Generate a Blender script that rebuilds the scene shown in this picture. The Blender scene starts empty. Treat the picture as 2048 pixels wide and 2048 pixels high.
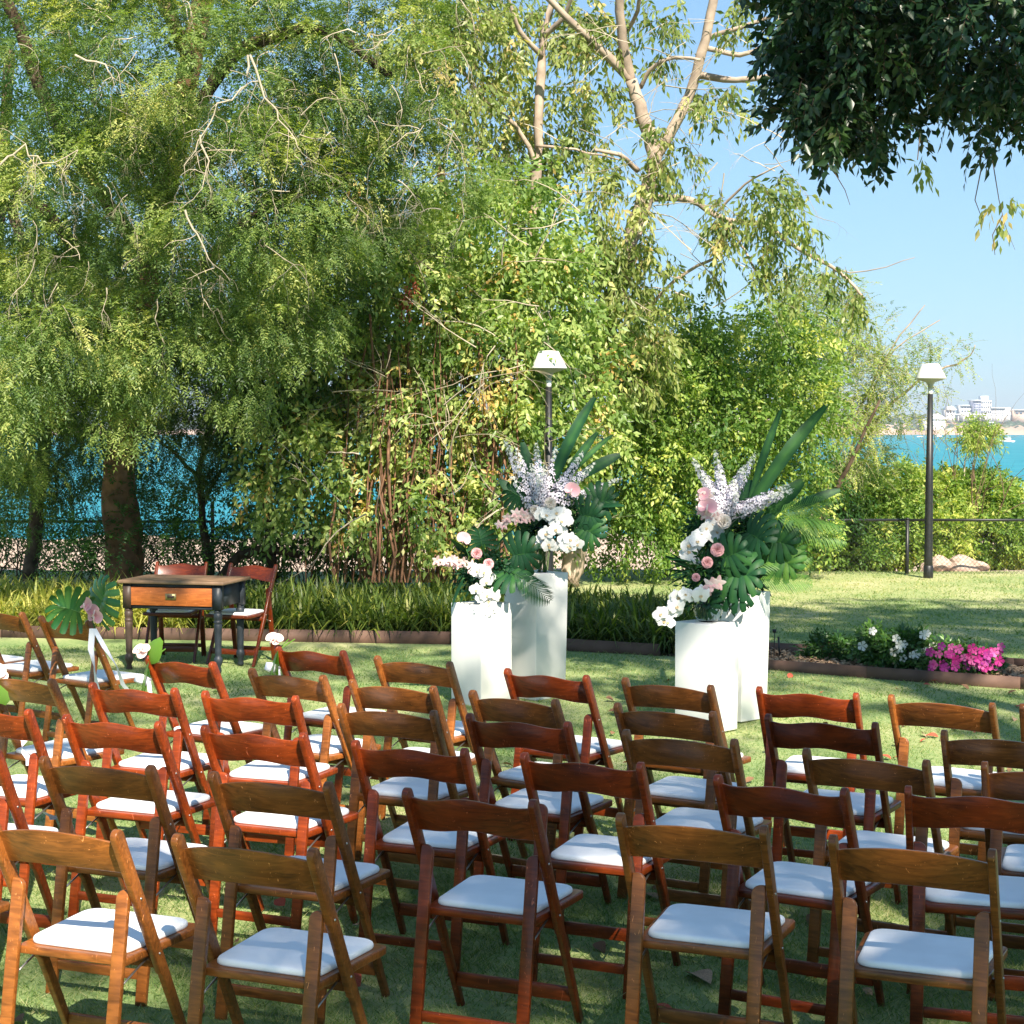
import bpy, math, random
import numpy as np
import bmesh
from mathutils import Vector, Matrix

# ------------------------------------------------------------------ camera, world, sun, exposure
S = bpy.context.scene
COL = S.collection
FPX, PITCH, CH = 3454.0, 0.047, 1.908          # focal length in photo pixels, downward pitch, eye height
cd = bpy.data.cameras.new('camera'); cam = bpy.data.objects.new('camera', cd); COL.objects.link(cam)
cam.location = (0, 0, CH); cam.rotation_euler = (math.pi/2 - PITCH, 0, 0)
cd.sensor_width = 36; cd.lens = 36*FPX/2048; cd.clip_start = .05; cd.clip_end = 9000
S.camera = cam
SUN_EL, SUN_AZ = math.radians(43), math.radians(164)   # azimuth clockwise from +Y (sun is behind the camera, to the right)
SD = Vector((math.cos(SUN_EL)*math.sin(SUN_AZ), math.cos(SUN_EL)*math.cos(SUN_AZ), math.sin(SUN_EL)))
W = bpy.data.worlds.new('World'); S.world = W; W.use_nodes = True
wn = W.node_tree.nodes; wl = W.node_tree.links
sky = wn.new('ShaderNodeTexSky'); sky.sky_type = 'NISHITA'; sky.sun_disc = False
sky.sun_elevation = SUN_EL; sky.sun_rotation = SUN_AZ
sky.air_density = 1.0; sky.dust_density = .2; sky.ozone_density = 3
bg = wn['Background']; bg.inputs['Strength'].default_value = .139
ga = wn.new('ShaderNodeGamma'); ga.inputs[1].default_value = .5; wl.new(sky.outputs[0], ga.inputs[0])
tn = wn.new('ShaderNodeMix'); tn.data_type = 'RGBA'; tn.blend_type = 'MULTIPLY'; tn.inputs[0].default_value = 1; tn.inputs[7].default_value = (.62, .90, 1.12, 1)
wl.new(ga.outputs[0], tn.inputs[6]); wl.new(tn.outputs[2], bg.inputs['Color'])
sl = bpy.data.lights.new('sun', 'SUN'); sun = bpy.data.objects.new('sun', sl); COL.objects.link(sun)
sl.energy = 4.7; sl.angle = math.radians(.5); sl.color = (1, .90, .76)
sun.rotation_euler = SD.to_track_quat('Z', 'Y').to_euler(); sun.location = (3, -4, 12)
vs = S.view_settings; vs.view_transform = 'Standard'; vs.look = 'None'; vs.gamma = 1; vs.exposure = 1.4
try: vs.use_curve_mapping = False
except Exception: pass
S.cycles.use_denoising = True
S.cycles.max_bounces = 8; S.cycles.transparent_max_bounces = 12
S.cycles.sample_clamp_indirect = 6

R = random.Random(7)
NR = np.random.default_rng(11)

def at(px, py, y):
    """world point at depth y seen at photo pixel (px, py); used to measure places off the photograph"""
    v = (1024-py)/FPX; u = (px-1024)/FPX
    c, s = math.cos(PITCH), math.sin(PITCH)
    t = y/(c+v*s)
    return Vector((u*t, y, CH+(v*c-s)*t))

# ------------------------------------------------------------------ materials
def newmat(name):
    m = bpy.data.materials.new(name); m.use_nodes = True
    nt = m.node_tree; return m, nt, nt.nodes, nt.links, nt.nodes['Principled BSDF']
def nd(nt, t, **k):
    n = nt.nodes.new(t)
    for a, b in k.items():
        if a in n.inputs: n.inputs[a].default_value = b
        else: setattr(n, a, b)
    return n
def ramp(nt, fac, stops, interp='LINEAR'):
    r = nt.nodes.new('ShaderNodeValToRGB'); e = r.color_ramp.elements; r.color_ramp.interpolation = interp
    e[0].position, e[0].color = stops[0][0], (*stops[0][1], 1)
    e[1].position, e[1].color = stops[-1][0], (*stops[-1][1], 1)
    for p, c in stops[1:-1]:
        q = e.new(p); q.color = (*c, 1)
    nt.links.new(fac, r.inputs[0]); return r
def simple(name, col, rough=.5, spec=.5, noise=0, scale=20, bump=0, metal=0, coat=0, sss=0):
    m, nt, N, L, b = newmat(name)
    b.inputs['Roughness'].default_value = rough; b.inputs['Metallic'].default_value = metal
    b.inputs['Specular IOR Level'].default_value = spec; b.inputs['Coat Weight'].default_value = coat
    b.inputs['Base Color'].default_value = (*col, 1)
    if noise or bump:
        tc = nd(nt, 'ShaderNodeTexCoord'); n = nd(nt, 'ShaderNodeTexNoise', Scale=scale, Detail=6.0)
        L.new(tc.outputs['Object'], n.inputs['Vector'])
        if noise:
            r = ramp(nt, n.outputs[0], [(.3, tuple(c*(1-noise) for c in col)), (.7, tuple(min(1, c*(1+noise)) for c in col))])
            L.new(r.outputs[0], b.inputs['Base Color'])
        if bump:
            bp = nd(nt, 'ShaderNodeBump', Strength=bump, Distance=.01); L.new(n.outputs[0], bp.inputs['Height']); L.new(bp.outputs[0], b.inputs['Normal'])
    return m
def leafmat(name, stops, trans=.35, rough=.45, spec=.35, tcol=None):
    m, nt, N, L, b = newmat(name)
    a = nd(nt, 'ShaderNodeAttribute', attribute_name='tint')
    r = ramp(nt, a.outputs['Fac'], stops)
    L.new(r.outputs[0], b.inputs['Base Color']); b.inputs['Roughness'].default_value = rough
    b.inputs['Specular IOR Level'].default_value = spec
    tr = nd(nt, 'ShaderNodeBsdfTranslucent')
    g = nd(nt, 'ShaderNodeMix', data_type='RGBA', blend_type='MULTIPLY'); g.inputs[0].default_value = 1
    L.new(r.outputs[0], g.inputs[6]); g.inputs[7].default_value = (*(tcol or (1.5, 1.7, .5)), 1)
    L.new(g.outputs[2], tr.inputs[0])
    mx = nd(nt, 'ShaderNodeMixShader'); mx.inputs[0].default_value = trans
    L.new(b.outputs[0], mx.inputs[1]); L.new(tr.outputs[0], mx.inputs[2])
    L.new(mx.outputs[0], N['Material Output'].inputs[0]); return m
def woodmat(name, dark, light, rough=.32):
    """stained and lacquered timber; grain along local z or x, object colour varies the tone per chair and paints sunlit chairs brighter"""
    m, nt, N, L, b = newmat(name)
    tc = nd(nt, 'ShaderNodeTexCoord'); mp = nd(nt, 'ShaderNodeMapping'); mp.inputs['Scale'].default_value = (6, 60, 45)
    oi = nd(nt, 'ShaderNodeObjectInfo'); va = nd(nt, 'ShaderNodeVectorMath', operation='ADD')
    L.new(tc.outputs['Object'], va.inputs[0]); L.new(oi.outputs['Color'], va.inputs[1]); L.new(va.outputs[0], mp.inputs[0])
    n = nd(nt, 'ShaderNodeTexNoise', Scale=1.6, Detail=7.0, Distortion=.9); L.new(mp.outputs[0], n.inputs[0])
    n2 = nd(nt, 'ShaderNodeTexNoise', Scale=7.0, Detail=3.0); L.new(va.outputs[0], n2.inputs[0])
    ad = nd(nt, 'ShaderNodeMath', operation='MULTIPLY_ADD'); ad.inputs[1].default_value = .55; L.new(n.outputs[0], ad.inputs[0])
    ml = nd(nt, 'ShaderNodeMath', operation='MULTIPLY'); ml.inputs[1].default_value = .45; L.new(n2.outputs[0], ml.inputs[0]); L.new(ml.outputs[0], ad.inputs[2])
    r = ramp(nt, ad.outputs[0], [(.33, dark), (.5, tuple((a+c)/2 for a, c in zip(dark, light))), (.66, light)])
    # pale scratches and chips
    mp2 = nd(nt, 'ShaderNodeMapping'); mp2.inputs['Scale'].default_value = (60, 60, 14); L.new(va.outputs[0], mp2.inputs[0])
    n3 = nd(nt, 'ShaderNodeTexNoise', Scale=1.3, Detail=4.0, Distortion=2.5); L.new(mp2.outputs[0], n3.inputs[0])
    sc = ramp(nt, n3.outputs[0], [(.685, (0, 0, 0)), (.715, (1, 1, 1))])
    mx = nd(nt, 'ShaderNodeMix', data_type='RGBA'); L.new(sc.outputs[0], mx.inputs[0]); L.new(r.outputs[0], mx.inputs[6])
    mx.inputs[7].default_value = (min(1, light[0]*1.9+.06), light[1]*1.9+.06, light[2]*1.8+.05, 1)
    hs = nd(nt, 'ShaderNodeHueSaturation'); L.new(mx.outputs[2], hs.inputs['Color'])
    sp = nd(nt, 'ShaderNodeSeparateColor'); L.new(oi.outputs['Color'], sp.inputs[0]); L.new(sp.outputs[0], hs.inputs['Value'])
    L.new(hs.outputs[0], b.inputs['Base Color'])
    b.inputs['Roughness'].default_value = rough; b.inputs['Specular IOR Level'].default_value = .35; b.inputs['Coat Weight'].default_value = .12; b.inputs['Coat Roughness'].default_value = .12
    bp = nd(nt, 'ShaderNodeBump', Strength=.25, Distance=.002); L.new(n.outputs[0], bp.inputs['Height']); L.new(bp.outputs[0], b.inputs['Normal'])
    return m

M_BROWN = woodmat('golden_brown_timber', (.085, .027, .006), (.34, .112, .023))
M_RED = woodmat('mahogany_timber', (.060, .009, .002), (.27, .044, .007))
M_PAD = simple('white_vinyl', (.85, .86, .87), .5, .4, noise=.05, scale=9, bump=.12)
M_METAL = simple('steel', (.5, .48, .45), .35, metal=.9)
M_PLINTH = simple('white_painted_board', (.74, .74, .72), .55, noise=.05, scale=2.3, bump=.08)

# ------------------------------------------------------------------ mesh helpers
def mesh(name, V, F, mat=None, smooth=False, tint=None):
    me = bpy.data.meshes.new(name)
    V = np.asarray(V, dtype=np.float32).reshape(-1, 3)
    if isinstance(F, np.ndarray) and F.ndim == 2:
        n, k = F.shape; flat = F.reshape(-1).astype(np.int32); starts = (np.arange(n)*k).astype(np.int32)
    else:
        n = len(F); ks = np.array([len(f) for f in F], dtype=np.int32)
        flat = np.array([i for f in F for i in f], dtype=np.int32)
        starts = (np.concatenate([[0], np.cumsum(ks)[:-1]])).astype(np.int32)
    me.vertices.add(len(V)); me.vertices.foreach_set('co', V.reshape(-1))
    me.loops.add(len(flat)); me.loops.foreach_set('vertex_index', flat)
    me.polygons.add(n); me.polygons.foreach_set('loop_start', starts)
    if smooth: me.polygons.foreach_set('use_smooth', np.ones(n, dtype=bool))
    me.update(calc_edges=True)
    if tint is not None:
        a = me.attributes.new('tint', 'FLOAT', 'POINT'); a.data.foreach_set('value', np.asarray(tint, dtype=np.float32))
    if mat: me.materials.append(mat)
    me.validate()
    return me
def link(name, me, parent=None, loc=None, rot=None, scale=None):
    o = bpy.data.objects.new(name, me); COL.objects.link(o); o.parent = parent
    if loc is not None: o.location = loc
    if rot is not None: o.rotation_euler = rot
    if scale is not None: o.scale = scale
    return o
def tag(o, label=None, cat=None, group=None, kind=None):
    if label: o['label'] = label
    if cat: o['category'] = cat
    if group: o['group'] = group
    if kind: o['kind'] = kind
    return o
def empty(name, loc, rz=0, **k):
    o = link(name, None, None, loc, (0, 0, rz)); o.empty_display_size = .1
    return tag(o, **k)

class G:
    """collects shapes into one mesh"""
    def __init__(s): s.V = []; s.F = []; s.T = []
    def add(s, V, F, t=.5):
        b = len(s.V); s.V += [tuple(v) for v in V]; s.F += [tuple(i+b for i in f) for f in F]; s.T += [t]*len(V)
    def box(s, x0, x1, y0, y1, z0, z1):
        s.add([(x0,y0,z0),(x1,y0,z0),(x1,y1,z0),(x0,y1,z0),(x0,y0,z1),(x1,y0,z1),(x1,y1,z1),(x0,y1,z1)],
              [(0,3,2,1),(4,5,6,7),(0,1,5,4),(1,2,6,5),(2,3,7,6),(3,0,4,7)])
    def prism(s, poly, axis_vec, M=None):
        """poly: 3-D points of one face; extruded by axis_vec"""
        n = len(poly); a = Vector(axis_vec)
        V = [Vector(p) for p in poly]+[Vector(p)+a for p in poly]
        F = [tuple(range(n))[::-1], tuple(range(n, 2*n))]+[(i, (i+1) % n, n+(i+1) % n, n+i) for i in range(n)]
        s.add(V, F)
    def tube(s, path, radii, n=6, t=.5, cap=True):
        P = [Vector(p) for p in path]; b = len(s.V); up = Vector((.13, .27, 1)).normalized()
        for i, p in enumerate(P):
            d = (P[min(i+1, len(P)-1)]-P[max(i-1, 0)])
            if d.length < 1e-9: d = Vector((0, 0, 1))
            d.normalize(); a = d.cross(up if abs(d.dot(up)) < .95 else Vector((1, 0, 0))).normalized(); c = d.cross(a)
            r = radii[i] if hasattr(radii, '__len__') else radii
            for k in range(n):
                an = 2*math.pi*k/n; s.V.append(tuple(p+a*(math.cos(an)*r)+c*(math.sin(an)*r))); s.T.append(t)
        for i in range(len(P)-1):
            for k in range(n):
                s.F.append((b+i*n+k, b+i*n+(k+1) % n, b+(i+1)*n+(k+1) % n, b+(i+1)*n+k))
        if cap:
            s.F.append(tuple(b+k for k in range(n))[::-1]); s.F.append(tuple(b+(len(P)-1)*n+k for k in range(n)))
    def lathe(s, prof, n=24, c=(0, 0, 0)):
        b = len(s.V)
        for r, z in prof:
            for k in range(n):
                a = 2*math.pi*k/n; s.V.append((c[0]+r*math.cos(a), c[1]+r*math.sin(a), c[2]+z)); s.T.append(.5)
        for i in range(len(prof)-1):
            for k in range(n):
                s.F.append((b+i*n+k, b+i*n+(k+1) % n, b+(i+1)*n+(k+1) % n, b+(i+1)*n+k))
        s.F.append(tuple(b+k for k in range(n))[::-1]); s.F.append(tuple(b+(len(prof)-1)*n+k for k in range(n)))
    def me(s, name, mat=None, smooth=False, tint=False):
        return mesh(name, s.V, s.F, mat, smooth, s.T if tint else None)
    def obj(s, name, mat=None, parent=None, smooth=False, tint=False, **k):
        return link(name, s.me(name, mat, smooth, tint), parent, **k)
def bevel(o, w, seg=2):
    b = o.modifiers.new('bevel', 'BEVEL'); b.width = w; b.segments = seg; b.limit_method = 'ANGLE'; b.angle_limit = math.radians(40)
    return o
def bake(o):
    """apply modifiers so that the mesh data can be shared by copies"""
    dg = bpy.context.evaluated_depsgraph_get(); m = bpy.data.meshes.new_from_object(o.evaluated_get(dg))
    o.modifiers.clear(); o.data = m; return o

# ------------------------------------------------------------------ leaf scatter (numpy)
def rnd_dirs(n):
    v = NR.normal(size=(n, 3)); return v/np.linalg.norm(v, axis=1)[:, None]
def nrm(v): return v/np.maximum(np.linalg.norm(v, axis=-1, keepdims=True), 1e-9)
def spray_mesh(P, D, L, nl, ll, lw, droop, hang, tint, flat=False, tri=False, jit=.25):
    """P,D (n,3) starts and directions of twigs; nl leaves along each; returns V,F,T and twig curves.
    leaves are folded diamonds (2 triangles), or one narrow triangle each for feathery leaflets"""
    n = len(P); L = np.asarray(L).reshape(-1, 1, 1) if np.ndim(L) else L
    t = np.linspace(.12, 1, nl)[None, :, None]
    g = np.array([0, 0, -1.0])
    C = P[:, None, :]+D[:, None, :]*(L*t)+g*(droop*L*t*t)
    T = nrm(D[:, None, :]+g*(2*droop*t))
    side = nrm(np.cross(D, rnd_dirs(n) if not flat else np.array([0, 0, 1.0])+rnd_dirs(n)*.35))[:, None, :]
    sg = np.where(np.arange(nl) % 2 == 0, 1., -1.)[None, :, None]
    ld = T*.55+side*sg*.85+g*hang+NR.normal(size=(n, nl, 3))*jit
    ld[:, -1] = T[:, -1]
    ld = nrm(ld)
    up = nrm(np.cross(T, side)); nn = nrm(up+NR.normal(size=(n, nl, 3))*(.25 if flat else .6))
    w = nrm(np.cross(ld, nn)); nn = np.cross(w, ld)
    sc = NR.uniform(.7, 1.25, size=(n, nl, 1))
    ll_, lw_ = ll*sc, lw*sc
    if tri:
        a = C-w*lw_*.5; b = C+w*lw_*.5+ld*ll_*.25; c = C+ld*ll_
        V = np.stack([a, b, c], axis=2).reshape(-1, 3); m = n*nl
        F = np.arange(m*3).reshape(m, 3); k = 3
    else:
        a = C; b = C+ld*ll_*.42+w*lw_*.5+nn*lw_*.18; c = C+ld*ll_; d = C+ld*ll_*.42-w*lw_*.5+nn*lw_*.18
        V = np.stack([a, b, c, d], axis=2).reshape(-1, 3); m = n*nl
        i = np.arange(m)*4; F = np.concatenate([np.stack([i, i+1, i+2], 1), np.stack([i, i+2, i+3], 1)]); k = 4
    tt = np.clip(np.asarray(tint).reshape(n, 1)+NR.normal(size=(n, nl))*.10, 0, 1).reshape(-1)
    return V, F, np.repeat(tt, k)
def twig_mesh(P, D, L, droop, r):
    """3-sided curved twigs, 3 segments"""
    n = len(P); L = np.asarray(L).reshape(-1, 1, 1) if np.ndim(L) else L
    t = np.array([0, .35, .7, 1.])[None, :, None]; g = np.array([0, 0, -1.0])
    C = P[:, None, :]+D[:, None, :]*(L*t)+g*(droop*L*t*t)
    a = nrm(np.cross(D, rnd_dirs(n)))[:, None, :]; b = nrm(np.cross(a, D[:, None, :]))
    rr = (np.asarray(r).reshape(-1, 1, 1) if np.ndim(r) else r)*(1-.7*t)
    ring = np.stack([C+(a*math.cos(x)+b*math.sin(x))*rr for x in (0, 2.094, 4.189)], axis=2)
    V = ring.reshape(-1, 3); base = (np.arange(n)*12)[:, None]
    q = np.array([(s*3+k, s*3+(k+1) % 3, s*3+3+(k+1) % 3, s*3+3+k) for s in range(3) for k in range(3)])
    return V, (base[:, :, None]+q[None]).reshape(-1, 4)
def blob_points(blobs, n_total, shell=.55):
    """random clump centres in ellipsoids given as (centre, (rx,ry,rz), weight)"""
    w = np.array([b[2] for b in blobs], float); w /= w.sum(); out = []; rad = []
    for (c, r, _), k in zip(blobs, NR.multinomial(n_total, w)):
        d = rnd_dirs(k); u = NR.uniform(0, 1, k)**(1/3); u = u*(1-shell)+shell*np.sqrt(u)
        out.append(np.array(c)+d*u[:, None]*np.array(r)); rad.append(d)
    return np.concatenate(out), np.concatenate(rad)
def B(px, py, y, rx, ry, rd, w=1):
    """ellipsoid measured off the photograph: centre pixel and depth, radii in photo pixels, depth radius in metres"""
    c = at(px, py, y); k = y/FPX
    return (tuple(c), (rx*k, rd, ry*k), w*rx*ry)
def crown(name, parent, blobs, nclump, per, clump_r, L, nl, ll, lw, droop, hang, mat, tint=(.5, .18), flat=False, tri=False, twig=None, twig_r=.003, out=.5, down=.2, squash=1.0):
    Cn, Dn = blob_points(blobs, nclump)
    P = np.repeat(Cn, per, axis=0)+rnd_dirs(nclump*per)*NR.uniform(0, clump_r, (nclump*per, 1))*np.array([1, 1, squash])
    D = nrm((np.repeat(Dn, per, axis=0)*out+rnd_dirs(nclump*per)*.8)*np.array([1, 1, min(1, squash*1.5)])+np.array([0, 0, -down]))
    tn = np.repeat(np.clip(NR.normal(tint[0], tint[1], nclump), 0, 1), per)
    Ls = L*NR.uniform(.6, 1.3, len(P))
    V, F, T = spray_mesh(P, D, Ls, nl, ll, lw, droop, hang, tn, flat, tri)
    o = link(name, mesh(name, V, F, mat, False, T), parent); 
    if twig:
        V, F = twig_mesh(P, D, Ls, droop, twig_r); link('twigs', mesh('twigs', V, F, twig), parent)
    return o

# ------------------------------------------------------------------ ground, lawn, beach, water
def groundz(x, y):
    y = np.asarray(y, float); x = np.asarray(x, float)
    z = np.where(y < 23.2, 0, np.where(y < 36, -3.3*(1-np.cos(np.clip((y-23.2)/12.8, 0, 1)*math.pi))/2, -3.3))
    z = z-np.clip((y-76)/60, 0, 1)**1.2*2.2-np.clip((y-130)/500, 0, 1)*10
    return z+np.where(y > 23.2, .12*np.sin(x*.7+y*.31)*np.clip((y-23.2)/4, 0, 1), .012*np.sin(x*1.3)*np.cos(y*.9))
def grid(xs, ys, zf):
    X, Y = np.meshgrid(xs, ys); Z = zf(X, Y); V = np.stack([X, Y, Z], -1).reshape(-1, 3); nx, ny = len(xs), len(ys)
    i = (np.arange(ny-1)[:, None]*nx+np.arange(nx-1)[None]).reshape(-1)
    return V, np.stack([i, i+1, i+nx+1, i+nx], 1)
m, nt, N, L, b = newmat('lawn_soil')
tc = nd(nt, 'ShaderNodeTexCoord'); n1 = nd(nt, 'ShaderNodeTexNoise', Scale=.8, Detail=5.0); n2 = nd(nt, 'ShaderNodeTexNoise', Scale=26., Detail=8.0, Roughness=.7)
L.new(tc.outputs['Object'], n1.inputs[0]); L.new(tc.outputs['Object'], n2.inputs[0])
ad = nd(nt, 'ShaderNodeMath', operation='MULTIPLY_ADD'); ad.inputs[1].default_value = .55; L.new(n1.outputs[0], ad.inputs[0])
ml = nd(nt, 'ShaderNodeMath', operation='MULTIPLY'); ml.inputs[1].default_value = .45; L.new(n2.outputs[0], ml.inputs[0]); L.new(ml.outputs[0], ad.inputs[2])
sx = nd(nt, 'ShaderNodeSeparateXYZ'); L.new(tc.outputs['Object'], sx.inputs[0]); mr = nd(nt, 'ShaderNodeMapRange'); L.new(sx.outputs['Y'], mr.inputs[0])
mr.inputs[1].default_value = 15; mr.inputs[2].default_value = 19; mr.inputs[3].default_value = 0; mr.inputs[4].default_value = .05
a2 = nd(nt, 'ShaderNodeMath', operation='ADD'); L.new(ad.outputs[0], a2.inputs[0]); L.new(mr.outputs[0], a2.inputs[1]); ad = a2
r = ramp(nt, ad.outputs[0], [(.36, (.10, .17, .06)), (.48, (.22, .29, .11)), (.58, (.33, .35, .16)), (.68, (.45, .42, .25))])
L.new(r.outputs[0], b.inputs['Base Color']); b.inputs['Roughness'].default_value = .9; b.inputs['Specular IOR Level'].default_value = .15
bp = nd(nt, 'ShaderNodeBump', Strength=.9, Distance=.03); L.new(n2.outputs[0], bp.inputs['Height'])
M_LAWN = m
M_SAND = simple('beach_sand', (.50, .38, .29), .95, .1, noise=.22, scale=.35, bump=.4)
V, F = grid(np.linspace(-30, 30, 90), np.linspace(-14, 23.6, 90), groundz)
tag(link('lawn', mesh('lawn', V, F, M_LAWN, True)), kind='structure')
V, F = grid(np.concatenate([np.linspace(-4000, -60, 12), np.linspace(-50, 50, 60), np.linspace(60, 4000, 12)]),
            np.concatenate([np.linspace(23.6, 40, 24), np.linspace(42, 130, 30), np.linspace(150, 6500, 20)]), groundz)
tag(link('beach', mesh('beach', V, F, M_SAND, True)), kind='structure')
# grass blades on the lawn, denser near the camera
def grass_blades():
    parts = []
    for (y0, y1, n, h, w) in ((3.6, 7.5, 125000, .030, .0042), (7.5, 12, 100000, .027, .005), (12, 16, 55000, .026, .008), (16, 23.4, 60000, .026, .013)):
        y = NR.uniform(y0, y1, n); x = NR.uniform(-1, 1, n)*(y*.31+.4)
        k = ~((y > 15.2-.0*x) & (x < 1.3)); x, y = x[k], y[k]; n = len(x)
        z = groundz(x, y)-.004; a = NR.uniform(0, 2*math.pi, n); hh = h*NR.uniform(.5, 1.5, n)*(0.75+.5*np.sin(x*3.1+np.sin(y*2.3)*2)**2); ww = w*NR.uniform(.7, 1.3, n)
        dx, dy = np.cos(a)*ww*.5, np.sin(a)*ww*.5; lx, ly = NR.normal(size=n)*hh*.9, NR.normal(size=n)*hh*.9; hh = hh*.8
        V = np.stack([np.stack([x-dx, y-dy, z], -1), np.stack([x+dx, y+dy, z], -1), np.stack([x+lx, y+ly, z+hh], -1)], 1)
        t = np.clip(.50+.12*np.clip((y-15.5)/3, 0, 1)+.28*np.sin(x*.9+1.3*np.sin(y*.7))*np.sin(y*1.1)+NR.normal(size=n)*.3, 0, 1)
        parts.append((V, t))
    V = np.concatenate([p[0] for p in parts]).reshape(-1, 3); T = np.repeat(np.concatenate([p[1] for p in parts]), 3)
    return V, np.arange(len(V)).reshape(-1, 3), T
M_GRASS = leafmat('grass_blade', [(0, (.07, .14, .04)), (.35, (.135, .225, .065)), (.65, (.25, .31, .11)), (1, (.50, .46, .27))], .45, .6, .25)
V, F, T = grass_blades(); tag(link('lawn_grass', mesh('lawn_grass', V, F, M_GRASS, False, T)), kind='stuff')
# sea
m, nt, N, L, b = newmat('sea_water')
tc = nd(nt, 'ShaderNodeTexCoord'); mp = nd(nt, 'ShaderNodeMapping'); mp.inputs['Scale'].default_value = (.12, .5, 1); L.new(tc.outputs['Object'], mp.inputs[0])
n1 = nd(nt, 'ShaderNodeTexNoise', Scale=1.2, Detail=8.0); L.new(mp.outputs[0], n1.inputs[0])
r = ramp(nt, n1.outputs[0], [(.32, (.008, .15, .21)), (.68, (.04, .27, .32))]); L.new(r.outputs[0], b.inputs['Base Color'])  # ramp contrast paints lighter ripples and glints into the water colour
b.inputs['Roughness'].default_value = .5; b.inputs['Specular IOR Level'].default_value = .12
bp = nd(nt, 'ShaderNodeBump', Strength=.6, Distance=.3); L.new(n1.outputs[0], bp.inputs['Height']); L.new(bp.outputs[0], b.inputs['Normal'])
V, F = grid(np.linspace(-4000, 4000, 9), np.array([60, 90, 130, 400, 1500, 6500]), lambda X, Y: X*0-3.75)
tag(link('sea', mesh('sea', V, F, m)), kind='structure')

# ------------------------------------------------------------------ folding chairs
def post_me(sx):
    """long post from the top of the back to the front foot, broad side fore and aft, rounded top, narrower below the seat"""
    top = Vector((0, -.008, .802)); foot = Vector((0, .396, -.004)); d = (foot-top).normalized(); n = Vector((0, d.z, -d.y))  # n points back/down side
    if n.y > 0: n = -n
    Lp = (foot-top).length; hw = .0215; poly = []
    for k in range(9):                                   # rounded head
        a = math.pi*k/8; poly.append(top+d*(hw-hw*math.sin(a))+n*(-hw*math.cos(a)))
    poly += [top+d*(Lp*.56)+n*hw, top+d*(Lp*.575)+n*(hw-.007), top+d*Lp+n*(hw-.009), top+d*Lp-n*(hw-.009), top+d*(Lp*.60)-n*(hw-.004)]
    g = G(); t = .0105; x = sx*.2115
    g.prism([p+Vector((x-t, 0, 0)) for p in poly], (2*t, 0, 0)); return g
def rearleg_me(sx):
    """short back leg: broad face backwards, inner top corner rounded"""
    top = Vector((0, .082, .612)); foot = Vector((0, -.020, -.004)); d = (foot-top).normalized(); n = Vector((0, d.z, -d.y)); n = n if n.y > 0 else -n
    xo, xi = .1985, .159; r = .026; Lp = (foot-top).length; prof = [(xo, 0)]
    for k in range(7):
        a = math.pi/2*k/6; prof.append((xi+r-r*math.sin(a), r-r*math.cos(a)))
    prof = prof[:1]+prof[1:]+[(xi, Lp), (xo, Lp)]
    g = G(); g.prism([top+d*q+Vector((sx*p, 0, 0))-n*.0095 for p, q in prof], n*.019); return g
def panel_me(kind):
    """bowed top rail; kind 0 plain arch with square ends, kind 1 wavy edge flaring at the posts"""
    g = G(); N = 20; top = Vector((0, -.008, .802)); d = Vector((0, .404, -.806)).normalized(); V = []; F = []
    for i in range(N+1):
        u = -1+2*i/N; x = u*.2015; a = abs(u)
        if kind == 0: zt = .786-.027*a**2.0; zb = .676-.013*a**2
        else:
            zt = .788-.019*math.sin(min(a, .82)/.82*math.pi/2)**2+(.004*((a-.82)/.18)**1.3 if a > .82 else 0)
            zb = .680-.017*math.sin(min(a, .80)/.80*math.pi/2)**2-(.003*(a-.8)/.2 if a > .8 else 0)
        bow = -.030*(1-u*u)+.010
        for z, th in ((zt, -.0065), (zb, -.0065), (zb, .0065), (zt, .0065)):
            q = (.802-z)/(.802); y = -.008+.404*q+bow+th; V.append((x, y, z))
    for i in range(N):
        for k in range(4): F.append((i*4+k, i*4+(k+1) % 4, i*4+4+(k+1) % 4, i*4+4+k))
    F += [(0, 1, 2, 3), (N*4+3, N*4+2, N*4+1, N*4)]
    g.add(V, F); return g
def rounded(pts, r, k=5):
    out = []
    n = len(pts)
    for i in range(n):
        p, a, b = Vector(pts[i]), Vector(pts[i-1]), Vector(pts[(i+1) % n])
        ri = r[i] if hasattr(r, '__len__') else r
        s, e = p+(a-p).normalized()*ri, p+(b-p).normalized()*ri
        for j in range(k+1):
            t = j/k; out.append(s*(1-t)**2+p*2*t*(1-t)+e*t*t)
    return out
def seat_me():
    g = G(); o = rounded([(-.186, .072), (.186, .072), (.207, .458), (-.207, .458)], [.006, .006, .03, .03])
    g.prism([(p.x, p.y, .392) for p in o], (0, 0, .024)); return g
def pad_me():
    base = [(-.166, .098), (.166, .098), (.186, .437), (-.186, .437)]; V = []; F = []; lv = []
    for z, ins in ((.4165, .002), (.420, .000), (.427, .000), (.4325, .002), (.4355, .006), (.437, .013), (.438, .05)):
        cx, cy = 0, .27
        pts = rounded([(x-math.copysign(ins, x), y-math.copysign(ins, y-cy)) for x, y in base], [.045, .045, .055, .055], 6)
        lv.append(len(V)); V += [(p.x, p.y, z) for p in pts]; n = len(pts)
    for a in lv[:-1]:
        for k in range(n): F.append((a+k, a+(k+1) % n, a+n+(k+1) % n, a+n+k))
    V.append((0, .27, .4386)); c = len(V)-1
    for k in range(n): F.append((lv[-1]+k, lv[-1]+(k+1) % n, c))
    F.append(tuple(range(n))[::-1]); g = G(); g.add(V, F); return g
def postpoint(z, off=0): return -.008+.404*(.802-z)/.806
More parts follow.
